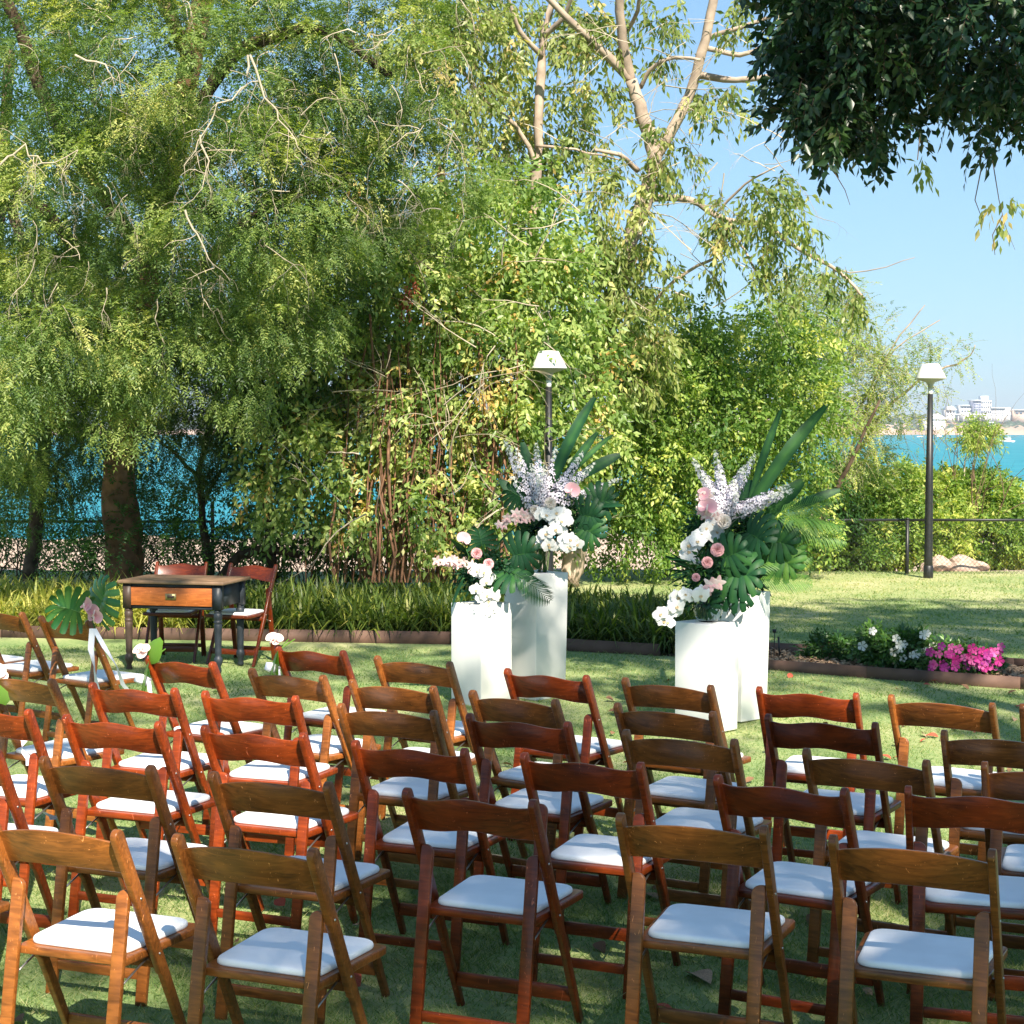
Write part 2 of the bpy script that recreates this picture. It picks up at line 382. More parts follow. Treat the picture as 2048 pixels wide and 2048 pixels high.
def make_chair(name, wood, kind):
    t = empty(name, (0, 0, 0))
    for sx in (-1, 1):
        bake(bevel(post_me(sx).obj('post', wood, t), .003))
        bake(bevel(rearleg_me(sx).obj('rear_leg', wood, t), .003))
    bake(bevel(panel_me(kind).obj('backrest', wood, t, True), .0025))
    bake(bevel(seat_me().obj('seat_frame', wood, t), .004))
    pad_me().obj('seat_pad', M_PAD, t, True)
    g = G(); y = postpoint(.105); g.box(-.2, .2, y-.008, y+.010, .083, .128); bake(bevel(g.obj('front_stretcher', wood, t), .002))
    g = G(); g.box(-.158, .158, -.012, .004, .080, .112); bake(bevel(g.obj('rear_stretcher', wood, t), .002))
    g = G(); y = postpoint(.375)+.012; g.box(-.2, .2, y-.009, y+.009, .352, .390); g.obj('seat_rail', wood, t)
    for sx in (-1, 1):
        g = G(); x = sx*.178; g.tube([(x, .052, .335), (x, .10, .352), (x, .215, .391)], .0035, 5)
        g.tube([(x-.007, .045, .335), (x+.007, .045, .335)], .006, 6); g.obj('hinge_bracket', M_METAL, t)
        for z in (.585, .402):
            g = G(); x = sx*.222; yy = postpoint(z); g.tube([(x-.002, yy, z), (x+.0025, yy, z)], [.0055, .003], 8); g.obj('bolt', M_METAL, t)
    return t
def dup(root, loc, rz, col):
    r = root.copy(); COL.objects.link(r); r.location = loc; r.rotation_euler = (0, 0, rz)
    for ch in list(root.children):
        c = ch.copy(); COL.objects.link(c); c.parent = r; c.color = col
    return r
PROTO = {'B': make_chair('folding_chair', M_BROWN, 0), 'R': make_chair('folding_chair', M_RED, 1)}
used = set()
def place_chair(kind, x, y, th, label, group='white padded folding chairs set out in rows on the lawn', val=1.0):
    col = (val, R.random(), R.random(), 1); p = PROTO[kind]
    if kind not in used:
        used.add(kind); p.location = (x, y, 0); p.rotation_euler = (0, 0, -th)
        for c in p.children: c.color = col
        o = p; place_chair.first[kind] = o
    else: o = dup(p, (x, y, 0), -th, col)
    tag(o, label, 'chair', group); return o
place_chair.first = {}
BR, RD = 'golden brown wooden folding chair', 'dark red mahogany folding chair'
CHAIRS = {  # last value: wood tone, raised where sunlight is painted into the chair
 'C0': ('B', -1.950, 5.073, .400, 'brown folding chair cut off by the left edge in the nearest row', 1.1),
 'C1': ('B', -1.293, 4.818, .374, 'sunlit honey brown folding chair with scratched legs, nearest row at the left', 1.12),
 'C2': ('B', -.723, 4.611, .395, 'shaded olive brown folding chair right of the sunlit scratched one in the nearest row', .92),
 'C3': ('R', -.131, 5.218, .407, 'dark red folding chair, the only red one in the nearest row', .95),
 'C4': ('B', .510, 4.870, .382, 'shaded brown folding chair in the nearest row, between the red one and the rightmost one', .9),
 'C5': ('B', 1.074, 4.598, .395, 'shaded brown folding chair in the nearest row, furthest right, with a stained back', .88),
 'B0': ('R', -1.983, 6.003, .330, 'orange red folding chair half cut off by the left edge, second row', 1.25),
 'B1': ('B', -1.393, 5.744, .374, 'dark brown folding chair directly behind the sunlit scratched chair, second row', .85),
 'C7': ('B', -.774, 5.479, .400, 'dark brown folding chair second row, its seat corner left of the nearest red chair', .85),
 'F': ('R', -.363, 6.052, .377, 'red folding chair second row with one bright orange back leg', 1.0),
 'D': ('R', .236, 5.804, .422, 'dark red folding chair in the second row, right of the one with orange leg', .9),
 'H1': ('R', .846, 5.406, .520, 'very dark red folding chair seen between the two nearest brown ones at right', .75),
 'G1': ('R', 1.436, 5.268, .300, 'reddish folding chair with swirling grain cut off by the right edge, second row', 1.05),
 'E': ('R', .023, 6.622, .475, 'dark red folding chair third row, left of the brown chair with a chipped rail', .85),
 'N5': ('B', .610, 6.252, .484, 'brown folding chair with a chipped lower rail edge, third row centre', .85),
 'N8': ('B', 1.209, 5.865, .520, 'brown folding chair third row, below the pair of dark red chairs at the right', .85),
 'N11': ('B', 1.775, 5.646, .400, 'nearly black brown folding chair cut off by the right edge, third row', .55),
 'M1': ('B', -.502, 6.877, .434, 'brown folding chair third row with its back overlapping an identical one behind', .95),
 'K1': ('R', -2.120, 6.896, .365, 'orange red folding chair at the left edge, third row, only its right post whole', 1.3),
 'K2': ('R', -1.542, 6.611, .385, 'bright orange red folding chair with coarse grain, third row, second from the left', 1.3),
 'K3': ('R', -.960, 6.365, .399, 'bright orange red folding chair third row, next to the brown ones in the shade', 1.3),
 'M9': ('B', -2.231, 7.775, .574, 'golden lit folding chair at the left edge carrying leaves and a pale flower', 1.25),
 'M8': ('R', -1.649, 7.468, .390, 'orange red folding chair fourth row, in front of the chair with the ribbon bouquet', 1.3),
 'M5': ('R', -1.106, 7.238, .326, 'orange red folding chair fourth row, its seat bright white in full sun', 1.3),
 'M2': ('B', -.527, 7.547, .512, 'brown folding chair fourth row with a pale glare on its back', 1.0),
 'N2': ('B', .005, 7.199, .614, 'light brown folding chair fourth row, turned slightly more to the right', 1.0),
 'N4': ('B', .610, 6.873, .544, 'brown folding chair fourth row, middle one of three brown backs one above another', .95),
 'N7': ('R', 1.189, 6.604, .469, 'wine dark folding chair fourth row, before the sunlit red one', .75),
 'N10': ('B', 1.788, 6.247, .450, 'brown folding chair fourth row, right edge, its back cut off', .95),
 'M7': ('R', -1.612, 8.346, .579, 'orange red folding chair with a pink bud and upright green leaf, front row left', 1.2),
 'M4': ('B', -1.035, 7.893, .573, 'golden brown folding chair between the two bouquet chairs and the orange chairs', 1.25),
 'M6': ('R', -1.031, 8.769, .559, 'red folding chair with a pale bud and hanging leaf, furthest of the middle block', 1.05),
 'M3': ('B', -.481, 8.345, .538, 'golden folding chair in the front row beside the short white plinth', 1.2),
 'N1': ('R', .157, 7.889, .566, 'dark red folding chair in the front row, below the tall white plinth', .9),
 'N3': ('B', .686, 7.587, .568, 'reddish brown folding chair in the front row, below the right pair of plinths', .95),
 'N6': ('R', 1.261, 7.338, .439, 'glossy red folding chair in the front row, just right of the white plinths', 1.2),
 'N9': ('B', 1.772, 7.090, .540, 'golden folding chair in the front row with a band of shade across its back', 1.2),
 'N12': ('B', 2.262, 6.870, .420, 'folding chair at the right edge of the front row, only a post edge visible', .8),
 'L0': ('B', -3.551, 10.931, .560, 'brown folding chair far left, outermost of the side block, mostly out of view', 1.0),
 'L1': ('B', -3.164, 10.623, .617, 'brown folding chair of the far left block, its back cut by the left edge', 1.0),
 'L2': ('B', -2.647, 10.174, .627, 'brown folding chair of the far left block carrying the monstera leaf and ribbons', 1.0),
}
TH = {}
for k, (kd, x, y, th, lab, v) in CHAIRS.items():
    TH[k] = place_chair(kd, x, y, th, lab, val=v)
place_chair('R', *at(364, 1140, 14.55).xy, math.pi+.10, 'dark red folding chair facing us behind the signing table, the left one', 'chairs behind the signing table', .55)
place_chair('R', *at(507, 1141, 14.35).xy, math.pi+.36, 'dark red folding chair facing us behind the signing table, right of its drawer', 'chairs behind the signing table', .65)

# ------------------------------------------------------------------ trees and shrubs
M_BARK = simple('dark_bark', (.085, .06, .042), .95, .1, noise=.55, scale=9, bump=1.0)
M_BARKR = simple('rough_brown_bark', (.17, .095, .055), .95, .1, noise=.5, scale=7, bump=1.0)
M_PALE = simple('pale_grey_bark', (.38, .30, .235), .9, .1, noise=.38, scale=5, bump=.6)
M_TWIG = simple('bleached_twig', (.42, .36, .27), .9, .1, noise=.2, scale=20)
M_TWIGD = simple('brown_twig', (.16, .11, .07), .9, .1, noise=.3, scale=20)
M_ROOT = simple('aerial_root', (.19, .105, .065), .9, .1, noise=.45, scale=12)
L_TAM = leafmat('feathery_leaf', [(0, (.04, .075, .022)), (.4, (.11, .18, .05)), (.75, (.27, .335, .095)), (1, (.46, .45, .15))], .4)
L_FIC = leafmat('fig_leaf', [(0, (.06, .12, .03)), (.45, (.20, .30, .08)), (.8, (.42, .49, .17)), (.95, (.66, .60, .24)), (1, (.60, .38, .14))], .42, .4, .4)
L_TALL = leafmat('hanging_leaf', [(0, (.07, .12, .03)), (.5, (.20, .26, .07)), (.85, (.40, .42, .15)), (1, (.54, .42, .18))], .4, .4, .4)
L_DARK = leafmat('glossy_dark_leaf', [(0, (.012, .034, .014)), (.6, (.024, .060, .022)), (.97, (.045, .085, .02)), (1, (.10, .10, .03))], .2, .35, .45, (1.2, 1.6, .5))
L_SHRUB = leafmat('shrub_leaf', [(0, (.05, .12, .025)), (.5, (.16, .26, .05)), (.85, (.36, .43, .10)), (1, (.52, .52, .14))], .4)
L_IVY = leafmat('compound_leaf', [(0, (.02, .06, .012)), (.6, (.045, .12, .022)), (1, (.10, .21, .04))], .35)

def px(pts, d0, d1=None):
    n = len(pts); d1 = d0 if d1 is None else d1
    return [at(p[0], p[1], d0+(d1-d0)*i/max(1, n-1)) for i, p in enumerate(pts)]
def limb(name, parent, pts, r0, r1, mat, d0, d1=None, n=8, wig=.0):
    P = px(pts, d0, d1); Q = []
    for i in range(len(P)-1):                      # smooth and roughen the line
        for k in range(4):
            t = k/4; a = P[max(i-1, 0)]; b = P[i]; c = P[i+1]; d = P[min(i+2, len(P)-1)]
            q = .5*((2*b)+(c-a)*t+(2*a-5*b+4*c-d)*t*t+(3*b-a-3*c+d)*t**3)
            Q.append(q+Vector((R.uniform(-1, 1), R.uniform(-1, 1), R.uniform(-1, 1)))*wig)
    Q.append(P[-1]); m = len(Q)
    g = G(); g.tube(Q, [(r0+(r1-r0)*i/(m-1))*R.uniform(.93, 1.07) for i in range(m)], n)
    return g.obj(name, mat, parent, True), Q
def branching(g, p, d, L, r, depth, droop=.25, spread=.6, n=4, kids=(2, 3), tw=.25):
    pts = [Vector(p)]; rr = [r]; q = Vector(p); dd = Vector(d).normalized(); seg = 5
    for i in range(seg):
        dd = (dd+Vector((R.uniform(-tw, tw), R.uniform(-tw, tw), R.uniform(-tw, tw)-droop*.35))).normalized()
        q = q+dd*(L/seg); pts.append(q.copy()); rr.append(r*(1-.6*(i+1)/seg))
    g.tube(pts, rr, n, cap=False)
    if depth > 0:
        for k in range(R.randint(*kids)):
            i = R.randint(2, seg); nd_ = (dd+Vector((R.uniform(-1, 1), R.uniform(-1, 1), R.uniform(-1, 1)))*spread).normalized()
            branching(g, pts[i], nd_, L*R.uniform(.5, .8), rr[i]*.75, depth-1, droop, spread, n, kids, tw)

# --- big feathery tree on the left
T1 = empty('feathery_tree', at(250, 1150, 19.4)*1.0, label='big feathery leaved tree with pale bare twigs filling the upper left', cat='tree'); T1.location = (0, 0, 0)
limb('trunk', T1, [(248, 1170), (246, 1060), (236, 960), (250, 840), (262, 700), (300, 520), (340, 330), (380, 120), (430, -120)], .215, .10, M_BARKR, 19.4, 18.2, 12, .012)
for pts, r0, r1, a, b_ in (
    ([(250, 760), (180, 560), (90, 420), (-60, 330)], .10, .05, 19.2, 18.6),
    ([(300, 540), (330, 460), (300, 380)], .10, .06, 18.8, 18.2),
    ([(340, 330), (450, 130), (560, 70), (650, 60), (780, 150)], .085, .035, 18.2, 16.4),
    ([(262, 700), (420, 520), (560, 400), (680, 360), (820, 200)], .08, .03, 19, 17.6),
    ([(300, 520), (120, 260), (40, 60), (-40, -120)], .09, .05, 18.8, 17.6),
    ([(380, 120), (300, -60), (240, -220)], .08, .05, 18.2, 17.6),
    ([(255, 800), (360, 700), (470, 660), (600, 720)], .05, .02, 19.3, 18.8)):
    limb('limb', T1, pts, r0, r1, M_BARK, a, b_, 8, .015)
blobs = [B(110, 120, 17.2, 250, 240, 1.5), B(400, 130, 16.4, 300, 230, 1.6), B(720, 110, 17, 200, 190, 1.3), B(190, 400, 16.6, 260, 190, 1.4),
         B(500, 400, 16.2, 260, 190, 1.4), B(40, 620, 17.4, 150, 170, 1.1), B(300, 600, 17.2, 190, 110, 1.0, .8), B(700, 330, 17.2, 180, 170, 1.2),
         B(30, 830, 18.2, 110, 150, .8), B(560, 600, 18.2, 180, 130, 1.0), B(870, 330, 17.8, 110, 150, .8, .7), B(480, -120, 17, 600, 150, 2.0, .8), B(260, 700, 18.3, 120, 110, .5, 1.2), B(60, 720, 18.4, 120, 120, .6, 1.1)]
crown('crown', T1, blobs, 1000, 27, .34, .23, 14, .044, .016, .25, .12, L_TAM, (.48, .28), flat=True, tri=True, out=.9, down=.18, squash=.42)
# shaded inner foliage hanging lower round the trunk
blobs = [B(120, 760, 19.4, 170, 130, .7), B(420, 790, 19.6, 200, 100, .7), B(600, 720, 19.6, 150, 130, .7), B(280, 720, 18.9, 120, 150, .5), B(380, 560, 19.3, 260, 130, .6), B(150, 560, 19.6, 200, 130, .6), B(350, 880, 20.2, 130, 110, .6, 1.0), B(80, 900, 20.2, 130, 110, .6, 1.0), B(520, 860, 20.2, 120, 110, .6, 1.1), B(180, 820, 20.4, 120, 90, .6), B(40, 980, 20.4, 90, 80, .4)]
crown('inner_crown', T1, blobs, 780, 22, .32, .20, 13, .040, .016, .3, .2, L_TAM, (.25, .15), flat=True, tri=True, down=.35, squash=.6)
g = G()
for i in range(170):                                           # bleached, drooping dead branchlets over the outside of the crown
    u, v = R.uniform(20, 930), R.uniform(-40, 620)
    if v > 420 and u > 640: continue
    p = at(u, v, R.uniform(14.9, 16.6)); branching(g, p, (R.uniform(-1, 1), -.1, R.uniform(-.9, .2)), R.uniform(.2, .5), R.uniform(.003, .008), 3, .5, .9, 3, (1, 3), .5)
for pts in ([(495, 110), (497, 170), (440, 210), (405, 260), (375, 330)], [(400, 270), (412, 320), (410, 370)], [(150, 110), (215, 130), (235, 160)],
            [(370, 420), (400, 470), (425, 530)], [(0, 330), (45, 295), (90, 330), (150, 305)], [(500, 110), (530, 190), (560, 240), (600, 290)]):
    P = px(pts, 14.5); Q = [P[0]]
    for a, b_ in zip(P, P[1:]): Q += [a.lerp(b_, t)+Vector((R.uniform(-.03, .03), 0, R.uniform(-.03, .03))) for t in (.33, .66, 1)]
    g.tube(Q, [.011-.008*i/len(Q) for i in range(len(Q))], 5, cap=False)
    for q in Q[2:]: branching(g, q, (R.uniform(-1, 1), -.1, R.uniform(-1, .1)), R.uniform(.2, .4), .004, 2, .4, .8, 3, (1, 2), .4)
g.obj('bare_branchlet', M_TWIG, T1)['kind'] = 'stuff'
blobs = [B(30, 740, 15.7, 90, 130, .35), B(330, 690, 15.9, 130, 80, .35, .7), B(240, 790, 16.0, 70, 100, .3, .5), B(560, 640, 16.0, 110, 90, .35, .8), B(140, 660, 15.8, 120, 80, .35, .8), B(480, 770, 16.2, 80, 70, .3, .5)]
crown('low_sprays', T1, blobs, 210, 14, .26, .23, 14, .044, .016, .35, .15, L_TAM, (.5, .25), flat=True, tri=True, out=.5, down=.4, squash=.6)
# ferny shoots on the trunk foot
blobs = [B(300, 1040, 19.0, 60, 60, .25), B(250, 930, 19.0, 30, 80, .15), B(180, 1090, 19, 70, 40, .3), B(350, 1090, 18.9, 50, 40, .25)]
crown('climbing_shoots', T1, blobs, 70, 5, .22, .34, 17, .050, .020, .35, .1, L_IVY, (.55, .25), flat=True, out=.3, down=-.2)

# --- further dark slim trees behind the big one
def slim_tree(label, stems, blobs, n, mat, leaf, group=None, tint=(.3, .2), ll=.07, lw=.03, root=None, per=8, nl=8, L=.30, hang=.4, twig=None, bark=None):
    t = empty('slim_tree', (0, 0, 0), label=label, cat='tree', group=group)
    for k, s in enumerate(stems): limb('trunk', t, *s[:1], s[1], s[2], bark or mat, s[3], s[4] if len(s) > 4 else None, 7, .02)
    if n: crown('crown', t, blobs, n, per, .32, L, nl, ll, lw, .4, hang, leaf, tint, twig=twig, twig_r=.004)
    return t
slim_tree('thin dark tree close to the left edge, trunk crossing the fence', [([(60, 1160), (78, 1000), (95, 800), (70, 600), (20, 400)], .10, .06, 21.0, 21.5), ([(80, 980), (140, 900), (190, 860)], .03, .01, 21)],
          [B(40, 560, 21.5, 160, 150, 1), B(110, 700, 21.5, 120, 110, .8), B(60, 200, 21, 200, 220, 1.2)], 170, M_BARK, L_IVY, tint=(.3, .2), ll=.075, lw=.026)
slim_tree('thin crooked tree right of the big trunk, half hidden by hanging foliage', [([(420, 1160), (405, 1050), (400, 940), (430, 800), (470, 660)], .055, .03, 21.2), ([(403, 960), (340, 900), (300, 860)], .03, .01, 21.2), ([(405, 1010), (470, 900), (520, 860)], .03, .01, 21.3)],
          [B(470, 620, 21.5, 150, 110, .8), B(520, 760, 21.5, 120, 80, .6)], 110, M_BARK, L_IVY, tint=(.25, .15))
slim_tree('leaning dark tree with a low forked limb behind the right table chair', [([(545, 1160), (540, 1040), (520, 930), (560, 800), (600, 640), (640, 420)], .07, .04, 20.8), ([(440, 1165), (470, 1120), (520, 1100), (600, 1110)], .06, .05, 20.6)],
          [B(640, 560, 21, 170, 130, .8), B(560, 860, 21, 130, 110, .6, .7), B(600, 320, 21, 230, 150, 1)], 230, M_BARK, L_IVY, tint=(.3, .2))
slim_tree('background tree at the far upper left seen through the feathery one', [([(-60, 1150), (-40, 800), (0, 400), (20, 100)], .12, .07, 23.5)],
          [B(60, 300, 23.5, 260, 330, 1.2), B(300, 200, 23.5, 300, 260, 1.2), B(600, 80, 23.5, 260, 200, 1.2)], 330, M_BARK, L_IVY, tint=(.35, .2))
# tangle of thin undergrowth along the fence
tg = empty('undergrowth', (0, 0, 0)); tag(tg, 'dark tangle of thin bare stems along the fence at the left', 'undergrowth'); g = G()
for i in range(130):
    p = at(R.uniform(-20, 640), 1150, R.uniform(20.8, 22.6)); p.z = 0
    branching(g, p, (R.uniform(-.8, .8), R.uniform(-.3, .3), 1), R.uniform(.5, 1.0), R.uniform(.006, .014), 2, -.02, .9, 3, (2, 3), .4)
g.obj('stems', M_BARK, tg)['kind'] = 'stuff'
crown('leaves', tg, [B(200, 1000, 22, 200, 70, .6), B(480, 980, 22, 150, 80, .6), B(80, 1090, 21.8, 120, 55, .5), B(300, 1100, 21.8, 160, 45, .5), B(520, 1080, 21.6, 120, 60, .5, 1.5), B(20, 1000, 22, 90, 70, .5)], 250, 7, .28, .28, 8, .055, .024, .4, .3, L_IVY, (.4, .25))['kind'] = 'stuff'

# --- fig tree wrapped in aerial roots, centre left
T2 = empty('fig_tree', (0, 0, 0), label='leafy fig with many brown hanging roots, behind the grass border in the middle', cat='tree')
for pts, r0, r1, d in (([(790, 1180), (800, 1050), (770, 930), (790, 800), (740, 640), (700, 450)], .11, .05, 20.4), ([(880, 1180), (890, 1040), (850, 900), (860, 760), (900, 560), (880, 330)], .10, .05, 20.6),
                       ([(960, 1180), (985, 1060), (975, 940), (1000, 800), (960, 600)], .09, .05, 20.8), ([(740, 1180), (720, 1040), (690, 900), (640, 760)], .06, .03, 20.2), ([(830, 620), (1000, 560), (1180, 500)], .03, .015, 20)):
    limb('trunk', T2, pts, r0, r1, M_ROOT, d, None, 8, .03)
g = G()
for i in range(190):
    u = R.choice((R.gauss(860, 40), R.gauss(960, 30), R.gauss(770, 35), R.uniform(660, 1030))); v0 = R.uniform(600, 950); P = []
    d = R.uniform(18.7, 20.6); x = u
    for k in range(7):
        v = v0+(1165-v0)*k/6; x += R.uniform(-15, 15)+(x-860)*.03; P.append(at(x, v, d+R.uniform(-.08, .08)))
    rq = R.uniform(.004, .018); g.tube(P, [rq*R.uniform(.7, 1.2) for _ in P], 4, cap=False)
g.obj('aerial_roots', M_ROOT, T2)['kind'] = 'stuff'
g = G()
for i in range(60):
    p = at(R.uniform(520, 1180), R.uniform(350, 1050), R.uniform(18.2, 19.2)); branching(g, p, (R.uniform(-1, 1), -.2, R.uniform(-.7, .7)), R.uniform(.4, 1.1), R.uniform(.006, .012), 2, .1, .6, 3, (1, 2), .25)
g.obj('twigs', M_TWIG, T2)['kind'] = 'stuff'
blobs = [B(620, 720, 19.6, 150, 130, .7), B(800, 600, 19.6, 210, 140, .8), B(1010, 470, 19.8, 170, 130, .8), B(620, 930, 19.2, 130, 130, .6, .8), B(820, 830, 19.3, 150, 110, .5, .6), B(980, 720, 19.4, 160, 150, .7),
         B(1080, 620, 19.8, 130, 120, .7), B(850, 1010, 19.1, 190, 100, .6, .6), B(1040, 900, 19.3, 110, 140, .6, .8), B(930, 380, 20.2, 110, 80, .6, .6), B(760, 470, 19.8, 150, 120, .7, .7), B(1140, 800, 19.8, 110, 130, .6)]
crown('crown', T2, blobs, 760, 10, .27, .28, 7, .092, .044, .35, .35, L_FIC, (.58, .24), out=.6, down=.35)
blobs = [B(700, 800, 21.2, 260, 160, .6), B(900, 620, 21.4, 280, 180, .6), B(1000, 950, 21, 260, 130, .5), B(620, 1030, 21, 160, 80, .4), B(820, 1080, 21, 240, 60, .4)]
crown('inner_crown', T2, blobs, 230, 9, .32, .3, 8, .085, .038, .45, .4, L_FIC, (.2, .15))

crown('dead_leaves', T2, [B(815, 575, 18.9, 12, 32, .1)], 9, 4, .06, .12, 5, .05, .02, .9, .9, leafmat('dead_leaf', [(0, (.22, .05, .03)), (1, (.45, .12, .07))], .3), (.5, .3), down=.8)
# --- tall slim tree standing between the big one and the forked one
T3 = empty('tall_tree', (0, 0, 0), label='straight pale trunked tree rising above the left lamp, leaves hanging in clumps', cat='tree')
limb('trunk', T3, [(1062, 1180), (1060, 900), (1055, 700), (1064, 500), (1074, 330), (1080, 180), (1090, 60), (1120, -60)], .082, .045, M_PALE, 21.4, 21.2, 9, .012)
for pts, r0, r1 in (([(1084, 110), (1040, 60), (1010, -20)], .04, .02), ([(1074, 330), (1030, 250), (960, 190), (880, 60)], .035, .015), ([(1088, 70), (1130, 30), (1150, -30)], .04, .02), ([(1072, 290), (1150, 300), (1240, 320)], .02, .01)):
    limb('limb', T3, pts, r0, r1, M_PALE, 21.2, 20.7, 7, .01)
blobs = [B(930, 130, 20.6, 95, 120, .7), B(1100, 220, 22, 80, 130, .4, .5), B(870, 60, 20.6, 120, 100, .6), B(1080, 40, 22, 130, 60, .4, .6), B(1000, 300, 22, 110, 110, .4), B(1160, 120, 21.6, 40, 80, .3, .5)]
crown('crown', T3, blobs, 190, 8, .24, .26, 6, .105, .044, .5, .65, L_TALL, (.55, .22), out=.5, down=.5, twig=M_TWIGD, twig_r=.003)

# --- forked pale tree against the sky
T4 = empty('forked_tree', (0, 0, 0), label='tall pale barked tree with forked bare limbs against the blue sky', cat='tree')
limb('trunk', T4, [(1140, 1180), (1165, 960), (1180, 740), (1235, 580), (1265, 470), (1295, 380), (1310, 310), (1285, 230), (1262, 160)], .145, .075, M_PALE, 21.0, 20.8, 11, .012)
for pts, r0, r1 in (([(1306, 320), (1345, 260), (1385, 170), (1410, 80), (1430, -20), (1450, -120)], .072, .05), ([(1262, 160), (1215, 110), (1150, 50), (1080, -20)], .062, .035), ([(1262, 165), (1245, 80), (1238, 0), (1240, -90)], .07, .04),
                    ([(1395, 150), (1470, 160), (1560, 150)], .045, .03), ([(1410, 95), (1480, 110), (1530, 90), (1580, 50)], .035, .015), ([(1405, 80), (1450, 65), (1500, 50), (1570, 20)], .035, .02), ([(1255, 60), (1275, 20), (1285, -40)], .03, .02),
                    ([(1300, 395), (1380, 400), (1450, 440), (1530, 450), (1600, 500), (1680, 545), (1730, 600)], .045, .014), ([(1275, 340), (1240, 310), (1190, 300)], .035, .02), ([(1280, 175), (1310, 130), (1360, 115), (1400, 120)], .03, .018),
                    ([(1450, 440), (1500, 520), (1520, 560)], .02, .01), ([(1280, 640), (1350, 560), (1440, 510), (1500, 470)], .025, .012), ([(1430, 430), (1490, 370), (1560, 330)], .018, .008), ([(1600, 500), (1700, 545), (1830, 515)], .012, .004)):
    limb('limb', T4, pts, r0, r1, M_PALE, 20.9, 20.3, 7, .008)
blobs = [B(1170, 60, 20.9, 80, 70, .5, .4), B(1320, 60, 20.9, 100, 90, .5, .4), B(1500, 30, 20.4, 80, 60, .5, .6), B(1440, 210, 20.4, 70, 40, .4), B(1200, 200, 20.9, 50, 90, .4, .4), B(1340, 290, 20.3, 50, 70, .4), B(1230, 420, 20.3, 80, 110, .5, .7), B(1375, 330, 20.2, 40, 40, .3, .3),
         B(1500, 400, 20.1, 110, 60, .5, .55), B(1560, 480, 20.1, 80, 70, .5, .6), B(1450, 520, 20.2, 110, 60, .5, .5), B(1620, 560, 20.2, 70, 50, .4, .6), B(1720, 590, 20.1, 50, 30, .3, .5), B(1290, 560, 20.4, 80, 90, .5, .8), B(1150, 330, 20.6, 80, 60, .4, .4), B(1270, 700, 20.4, 80, 120, .5), B(1190, 560, 20.4, 70, 90, .4)]
crown('crown', T4, blobs, 250, 7, .17, .20, 6, .102, .042, .5, .75, L_TALL, (.5, .22), out=.4, down=.6, twig=M_TWIGD, twig_r=.0028)
g = G()
for i in range(60):
    p = at(R.uniform(1120, 1650), R.uniform(20, 620), R.uniform(20, 20.6)); branching(g, p, (R.uniform(-1, 1), 0, R.uniform(-.6, .5)), R.uniform(.4, 1.0), R.uniform(.005, .010), 2, .15, .6, 3, (1, 2), .25)
g.obj('twigs', M_TWIG, T4)['kind'] = 'stuff'

# --- bushy growth right of centre, leafy to the ground
T5 = empty('bushy_tree', (0, 0, 0), label='bushy bright green tree behind the right flower pair, leafy down to the fence', cat='tree')
for s in ([(1440, 1150), (1420, 950), (1400, 780), (1380, 620)], [(1500, 1150), (1530, 980), (1520, 820), (1560, 700)], [(1340, 1150), (1310, 960), (1330, 800)], [(1600, 1100), (1640, 1040), (1700, 930), (1760, 800)]):
    limb('trunk', T5, s, .05, .015, M_BARK, 22.6, 22.2, 7, .02)
blobs = [B(1370, 690, 21.6, 120, 90, .8), B(1500, 720, 21.8, 130, 110, .8), B(1400, 840, 21.4, 170, 130, .7), B(1560, 860, 21.8, 120, 130, .7), B(1290, 930, 21.3, 120, 110, .6), B(1430, 1000, 21.8, 170, 90, .6), B(1260, 1080, 21.4, 120, 60, .5), B(1600, 690, 22.4, 90, 90, .6), B(1590, 1040, 22, 70, 60, .4, .7), B(1330, 780, 21.4, 110, 110, .6)]
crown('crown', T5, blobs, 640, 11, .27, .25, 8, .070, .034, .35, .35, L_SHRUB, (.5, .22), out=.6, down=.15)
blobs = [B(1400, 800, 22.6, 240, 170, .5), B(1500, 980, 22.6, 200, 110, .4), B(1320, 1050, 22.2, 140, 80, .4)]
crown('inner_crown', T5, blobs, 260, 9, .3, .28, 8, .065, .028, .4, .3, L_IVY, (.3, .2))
# --- airy feathery trees to the right of it
T6 = empty('airy_tree', (0, 0, 0), label='airy yellow green tree with thin leaning stems left of the right lamp', cat='tree')
for s in ([(1570, 1120), (1640, 1000), (1700, 860), (1780, 700), (1850, 610)], [(1600, 1120), (1680, 960), (1740, 800), (1790, 700), (1880, 640)], [(1580, 1120), (1620, 900), (1660, 760), (1700, 640)], [(1640, 1060), (1740, 860), (1840, 760), (1930, 720), (1950, 690)]):
    limb('trunk', T6, s, .028, .006, M_PALE, 24.0, 23.4, 6, .015)
blobs = [B(1640, 640, 23.4, 100, 100, .6, 1.4), B(1710, 760, 23.3, 100, 90, .5, 1.2), B(1650, 860, 23.3, 110, 110, .6, 1.2), B(1790, 690, 23.4, 70, 60, .4, .35), B(1900, 700, 23.4, 60, 40, .4, .3), B(1820, 790, 23.4, 70, 70, .4, .45), B(1740, 910, 23.6, 50, 50, .4, .7)]
crown('crown', T6, blobs, 460, 9, .24, .26, 13, .036, .014, .3, .2, L_SHRUB, (.62, .2), flat=True, out=.4, down=.0, twig=M_TWIG, twig_r=.0025)

